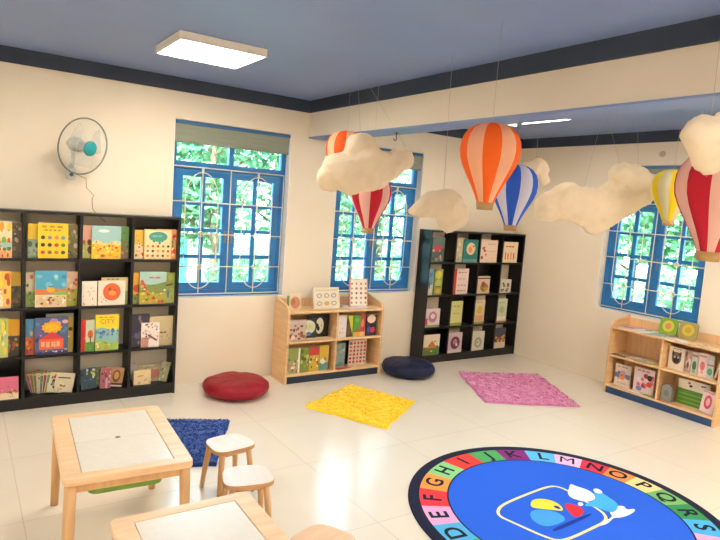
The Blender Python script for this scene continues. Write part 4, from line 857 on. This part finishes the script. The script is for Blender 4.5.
# ------------------------------------------------------------------ cotton clouds
M_cot = mat_trans('white_cotton_wadding', '#f8ead2', .45, .95)
yaw_c = -.597
def cloud(loc, lobes, label, strings, seed, vox=.014, wisps=260):
    """lobes: (x, y, z, r) in metres in the cloud's own frame; squashed, lumpy spheres fused into one mass"""
    t = empty('cotton_cloud', loc, yaw_c, label=label, cat='cloud decoration', group='cotton wadding clouds')
    bm = bmesh.new(); rnd = random.Random(seed)
    allp = []
    def ico(x, y, z, r_, sub=3):
        res = bmesh.ops.create_icosphere(bm, subdivisions=sub, radius=1)
        for v in res['verts']:
            d = v.co.normalized(); k = 1+.14*noise.noise(d*2.1+Vector((seed+x*9, z*7, 0)))
            v.co = Vector((x, y, z))+Vector((d.x*r_*k, d.y*r_*.8*k, d.z*r_*k))
    for (x, y, z, r_) in lobes:
        ico(x, y, z, r_)
        for q in range(4):
            d = Vector((rnd.uniform(-1, 1), rnd.uniform(-1, .4), rnd.uniform(-.8, 1))).normalized()
            ico(x+d.x*r_*.62, y+d.y*r_*.5, z+d.z*r_*.62, r_*rnd.uniform(.38, .5), 2)
    me = bpy.data.meshes.new('cotton'); bm.to_mesh(me); bm.free()
    me.materials.append(M_cot)
    for p in me.polygons: p.use_smooth = True
    o = bpy.data.objects.new('cotton_body', me); col.objects.link(o); o.parent = t
    rm_ = o.modifiers.new('fuse', 'REMESH'); rm_.mode = 'VOXEL'; rm_.voxel_size = vox; rm_.use_smooth_shade = True
    sm_ = o.modifiers.new('soften', 'SMOOTH'); sm_.iterations = 10; sm_.factor = .6
    tx = bpy.data.textures.new('lump', 'CLOUDS'); tx.noise_scale = .05; tx.noise_depth = 2
    dm = o.modifiers.new('lumps', 'DISPLACE'); dm.texture = tx; dm.strength = .02; dm.mid_level = .5; dm.texture_coords = 'LOCAL'
    tx2 = bpy.data.textures.new('fibre', 'CLOUDS'); tx2.noise_scale = .03
    d2 = o.modifiers.new('fibres', 'DISPLACE'); d2.texture = tx2; d2.strength = .009; d2.texture_coords = 'LOCAL'
    wm = MB()
    for q in range(wisps):
        x, y, z, r_ = rnd.choice(lobes)
        d = Vector((rnd.gauss(0, 1), rnd.gauss(0, .7), rnd.gauss(0, 1))).normalized()
        p0 = Vector((x, y, z))+d*r_*.95; e = Vector((rnd.uniform(-1, 1), rnd.uniform(-1, 1), rnd.uniform(-1, .5)))*.015
        wm.tube([p0, p0+d*.006+e*.3, p0+d*.009+e*.6], [.0007, .0005, .0003], 3, caps=False)
    wo = wm.build('loose_fibres', M_cot, t); wo['kind'] = 'stuff'
    for (sx, sz, tx_, ty_) in strings:               # thread from the cloud to a ceiling point (world x, y)
        a = Vector((sx, 0, sz)); loc_ = Vector(loc)
        w_ = Matrix.Rotation(-yaw_c, 4, 'Z') @ (Vector((tx_, ty_, ZC-.0005))-loc_)
        MB().tube([tuple(a), tuple(w_)], .0010, 4).build('string', flat('#b8b4a8', .5), t)
    return t
# left cloud: metres per photo pixel .00654 at its distance
cloud((2.62, -1.755, 1.96), [(-.15, 0, -.06, .115), (-.01, .02, .08, .115), (.06, .0, -.04, .15), (-.06, -.02, -.09, .13), (-.20, 0, -.12, .09), (.17, 0, -.02, .10), (.255, 0, .04, .085)], 'cotton cloud covering the left red balloon', [(-.02, .18, 2.70, -1.50), (.28, .12, 2.72, -1.49)], 3)
cloud((2.835, -2.294, 1.70), [(-.10, 0, -.02, .055), (-.03, 0, .02, .085), (.06, 0, .02, .10), (.12, 0, -.04, .08), (.07, 0, -.09, .06), (-.155, 0, -.03, .03)], 'small cotton cloud above the corner bookshelf\'s left side', [(.03, .1, 2.87, -2.27)], 5)
cloud((3.80, -2.165, 2.00), [(-.05, 0, 0, .07), (.04, 0, .03, .075), (.08, 0, -.05, .05)], 'little cotton cloud peeking out between the orange and blue balloons', [(.02, .08, 3.82, -2.15)], 6)
cloud((4.76, -2.02, 1.80), [(-.36, 0, -.02, .13), (-.22, 0, .03, .16), (-.05, 0, .0, .17), (.10, 0, -.02, .15), (.24, 0, .06, .13), (.36, 0, .14, .12), (.12, 0, .12, .10), (-.42, 0, -.08, .07), (.02, 0, -.13, .10), (.18, -.03, .28, .10), (.30, -.03, .26, .11), (.42, -.02, .22, .09)], 'largest cotton cloud, before the right-hand window', [(-.10, .15, 4.80, -1.99), (.20, .30, 4.80, -1.99), (.33, .32, 4.98, -2.16)], 7, wisps=400)
cloud((2.465, -4.02, 1.965), [(-.02, 0, .03, .065), (.02, 0, -.03, .065), (.07, 0, .05, .07), (.12, 0, -.02, .07), (.02, -.0, -.06, .045)], 'cotton cloud at the right photo edge above the red balloon', [(.0, .08, 2.465, -4.01)], 9, wisps=60, vox=.01)

# ------------------------------------------------------------------ outside
M_leaf = mat_trans('leaf_green', '#7fb07c', .4); M_leaf2 = mat_trans('leaf_deep_green', '#568c62', .4)
M_bark = noisy('bark', '#5a4a38', '#7a6650', 12, .9, .3)
def tree(x, y, h, cr, label, seed, n=5200):
    rnd = random.Random(seed)
    t = empty('tree', (x, y, -.3), 0, label=label, cat='tree', group='trees outside the windows')
    m = MB(); m.tube([(0, 0, 0), (.05, .03, h*.3), (-.04, .02, h*.6), (0, 0, h*.85)], [.09, .07, .05, .02], 8)
    tips = []
    for k in range(9):
        a = rnd.uniform(0, 2*PI); z = h*rnd.uniform(.25, .75); l = cr*rnd.uniform(.6, 1)
        tip = Vector((math.cos(a)*l, math.sin(a)*l, z+l*.5)); m.tube([(0, 0, z), tuple(Vector((0, 0, z)).lerp(tip, .5)+Vector((0, 0, .05))), tuple(tip)], [.03, .02, .008], 5); tips.append(tip)
    m.build('trunk', M_bark, t)
    f = MB()
    for k in range(n):
        c = rnd.choice(tips+[Vector((0, 0, h*.8)), Vector((0, 0, h*.5))]); d = Vector([max(-1.6, min(1.6, rnd.gauss(0, 1))) for _ in range(3)])*cr*.24
        p = c+d; s_ = rnd.uniform(.05, .11)
        u_ = Vector((rnd.gauss(0, 1), rnd.gauss(0, 1), rnd.gauss(0, 1))).normalized(); v_ = u_.orthogonal().normalized()
        f.add([p-u_*s_, p-v_*s_*.45, p+u_*s_, p+v_*s_*.45], [(0, 1, 2, 3)], rnd.choice((0, 0, 1)))
    fo = f.build('foliage', [M_leaf, M_leaf2], t); fo['kind'] = 'stuff'
    return t
for k, (x, y, h, cr, lab) in enumerate([
    (2.0, 4.2, 3.6, 1.3, 'leafy tree outside the left window, nearest its left side'), (3.6, 3.6, 3.9, 1.3, 'leafy tree outside the left window, nearest its right side'),
    (5.2, 4.6, 4.0, 1.5, 'leafy tree seen through the middle window, left half'), (6.8, 3.8, 3.6, 1.4, 'leafy tree seen through the middle window, right half'),
    (8.6, 5.2, 4.2, 1.6, 'leafy tree farther off behind the middle window'),
    (10.4, 1.0, 3.9, 1.5, 'leafy tree outside the right-hand window, left half'), (9.6, -.9, 3.4, 1.4, 'leafy tree outside the right-hand window, centre'), (10.2, -2.4, 3.6, 1.5, 'leafy tree outside the right-hand window, right half')]):
    tree(x, y, h, cr, lab, 70+k)
struct('ground', MB().box(-12, 25, WT+.001, 22, -.42, -.3).box(XB+WT+.001, 25, -12, WT, -.42, -.3), noisy('grass_ground', '#5c7a48', '#8a9a78', 1.5, .9))
def bush(x, y, w_, h, label, seed):
    rnd = random.Random(seed); t = empty('garden_bush', (x, y, -.3), 0, label=label, cat='bush', group='bushes outside the windows')
    m = MB()
    for k in range(6):
        a = rnd.uniform(0, 6.3); m.tube([(0, 0, 0), (math.cos(a)*w_*.2, math.sin(a)*w_*.2, h*.4), (math.cos(a)*w_*.35, math.sin(a)*w_*.35, h*.8)], [.02, .015, .006], 5)
    m.build('stems', M_bark, t)
    f = MB()
    for k in range(1500):
        d = Vector((rnd.gauss(0, 1), rnd.gauss(0, 1), rnd.gauss(0, 1))).normalized()*(rnd.random()**.35)
        p = Vector((d.x*w_*.5, d.y*w_*.4, h*.5+d.z*h*.5)); s_ = rnd.uniform(.04, .08)
        u_ = Vector((rnd.gauss(0, 1), rnd.gauss(0, 1), rnd.gauss(0, 1))).normalized(); v_ = u_.orthogonal().normalized()
        f.add([p-u_*s_, p-v_*s_*.45, p+u_*s_, p+v_*s_*.45], [(0, 1, 2, 3)], rnd.choice((0, 0, 1)))
    fo = f.build('foliage', [M_leaf, M_leaf2], t); fo['kind'] = 'stuff'
for k, (x, y, w_, h, lab) in enumerate([
    (3.7, 2.6, 1.2, 1.35, 'low bush outside the left window at its right side'), (5.1, 2.9, 1.3, 1.5, 'low bush outside the middle window, left half'), (6.6, 2.7, 1.4, 1.4, 'low bush outside the middle window, right half'),
    (8.3, .35, 1.4, 1.6, 'bush outside the right-hand window, far left'), (8.5, -.85, 1.3, 1.45, 'bush outside the right-hand window, lower middle'), (8.1, -2.2, 1.2, 1.5, 'bush outside the right-hand window, lower right')]):
    bush(x, y, w_, h, lab, 300+k)
fence = empty('garden_wall', (2.6, 6.6, -.3), 0, label='pale teal garden wall outside the left window', cat='wall')
MB().box(-3.4, 1.6, 0, .12, 0, 2.0).build('wall_panel', noisy('teal_render', '#5fb8c4', '#74c8d2', 2, .8), fence)
MB().box(-3.45, 1.65, -.03, .15, 2.0, 2.08).build('coping', flat('#e6efee', .8), fence)

# ------------------------------------------------------------------ light
w_ = bpy.data.worlds.new('sky'); sc.world = w_; w_.use_nodes = True
nt = w_.node_tree; bg = nt.nodes['Background']; bg.inputs[0].default_value = (.66, .87, 1.0, 1); bg.inputs[1].default_value = 4.6
sun = bpy.data.lights.new('sun', 'SUN'); sun.energy = 4; sun.angle = R(1.5); sun.color = (1, .95, .85)
so = bpy.data.objects.new('sun', sun); col.objects.link(so); so.rotation_euler = Vector((.45, .55, -.75)).to_track_quat('-Z', 'Y').to_euler()
for nm, loc, rx, rz in (('w1', ((W1[0]+W1[1])/2, .2, 1.52), -PI/2, 0), ('w2', ((W2[0]+W2[1])/2, .2, 1.52), -PI/2, 0), ('w3', (XB+.2, (W3[0]+W3[1])/2, 1.52), -PI/2, -PI/2)):
    L_ = bpy.data.lights.new('sky_portal', 'AREA'); L_.shape = 'RECTANGLE'; L_.size = 1.08; L_.size_y = 1.51; L_.cycles.is_portal = True
    lo = bpy.data.objects.new('sky_portal', L_); col.objects.link(lo); lo.location = loc; lo.rotation_euler = (rx, 0, rz)

# ------------------------------------------------------------------ camera
cam = bpy.data.cameras.new('camera'); co = bpy.data.objects.new('camera', cam); col.objects.link(co)
yaw, pitch, roll = .59708, -.10915, .07358
fwd = Vector((math.sin(yaw)*math.cos(pitch), math.cos(yaw)*math.cos(pitch), math.sin(pitch)))
r0 = Vector((math.cos(yaw), -math.sin(yaw), 0)); u0 = r0.cross(fwd)
rr = r0*math.cos(roll)+u0*math.sin(roll); uu = -r0*math.sin(roll)+u0*math.cos(roll)
mw = Matrix((rr, uu, -fwd)).transposed().to_4x4(); mw.translation = (.43362, -5.04566, 1.68438)
co.matrix_world = mw
cam.sensor_width = 36; cam.lens = 595.717/720*36; cam.clip_end = 200
sc.camera = co
sc.view_settings.view_transform = 'Standard'; sc.view_settings.look = 'None'; sc.view_settings.gamma = 1; sc.view_settings.use_curve_mapping = False
sc.view_settings.exposure = 2.2
sc.cycles.use_denoising = True
sc.cycles.max_bounces = 10; sc.cycles.diffuse_bounces = 6; sc.cycles.transparent_max_bounces = 24
sc.cycles.caustics_reflective = False; sc.cycles.caustics_refractive = False
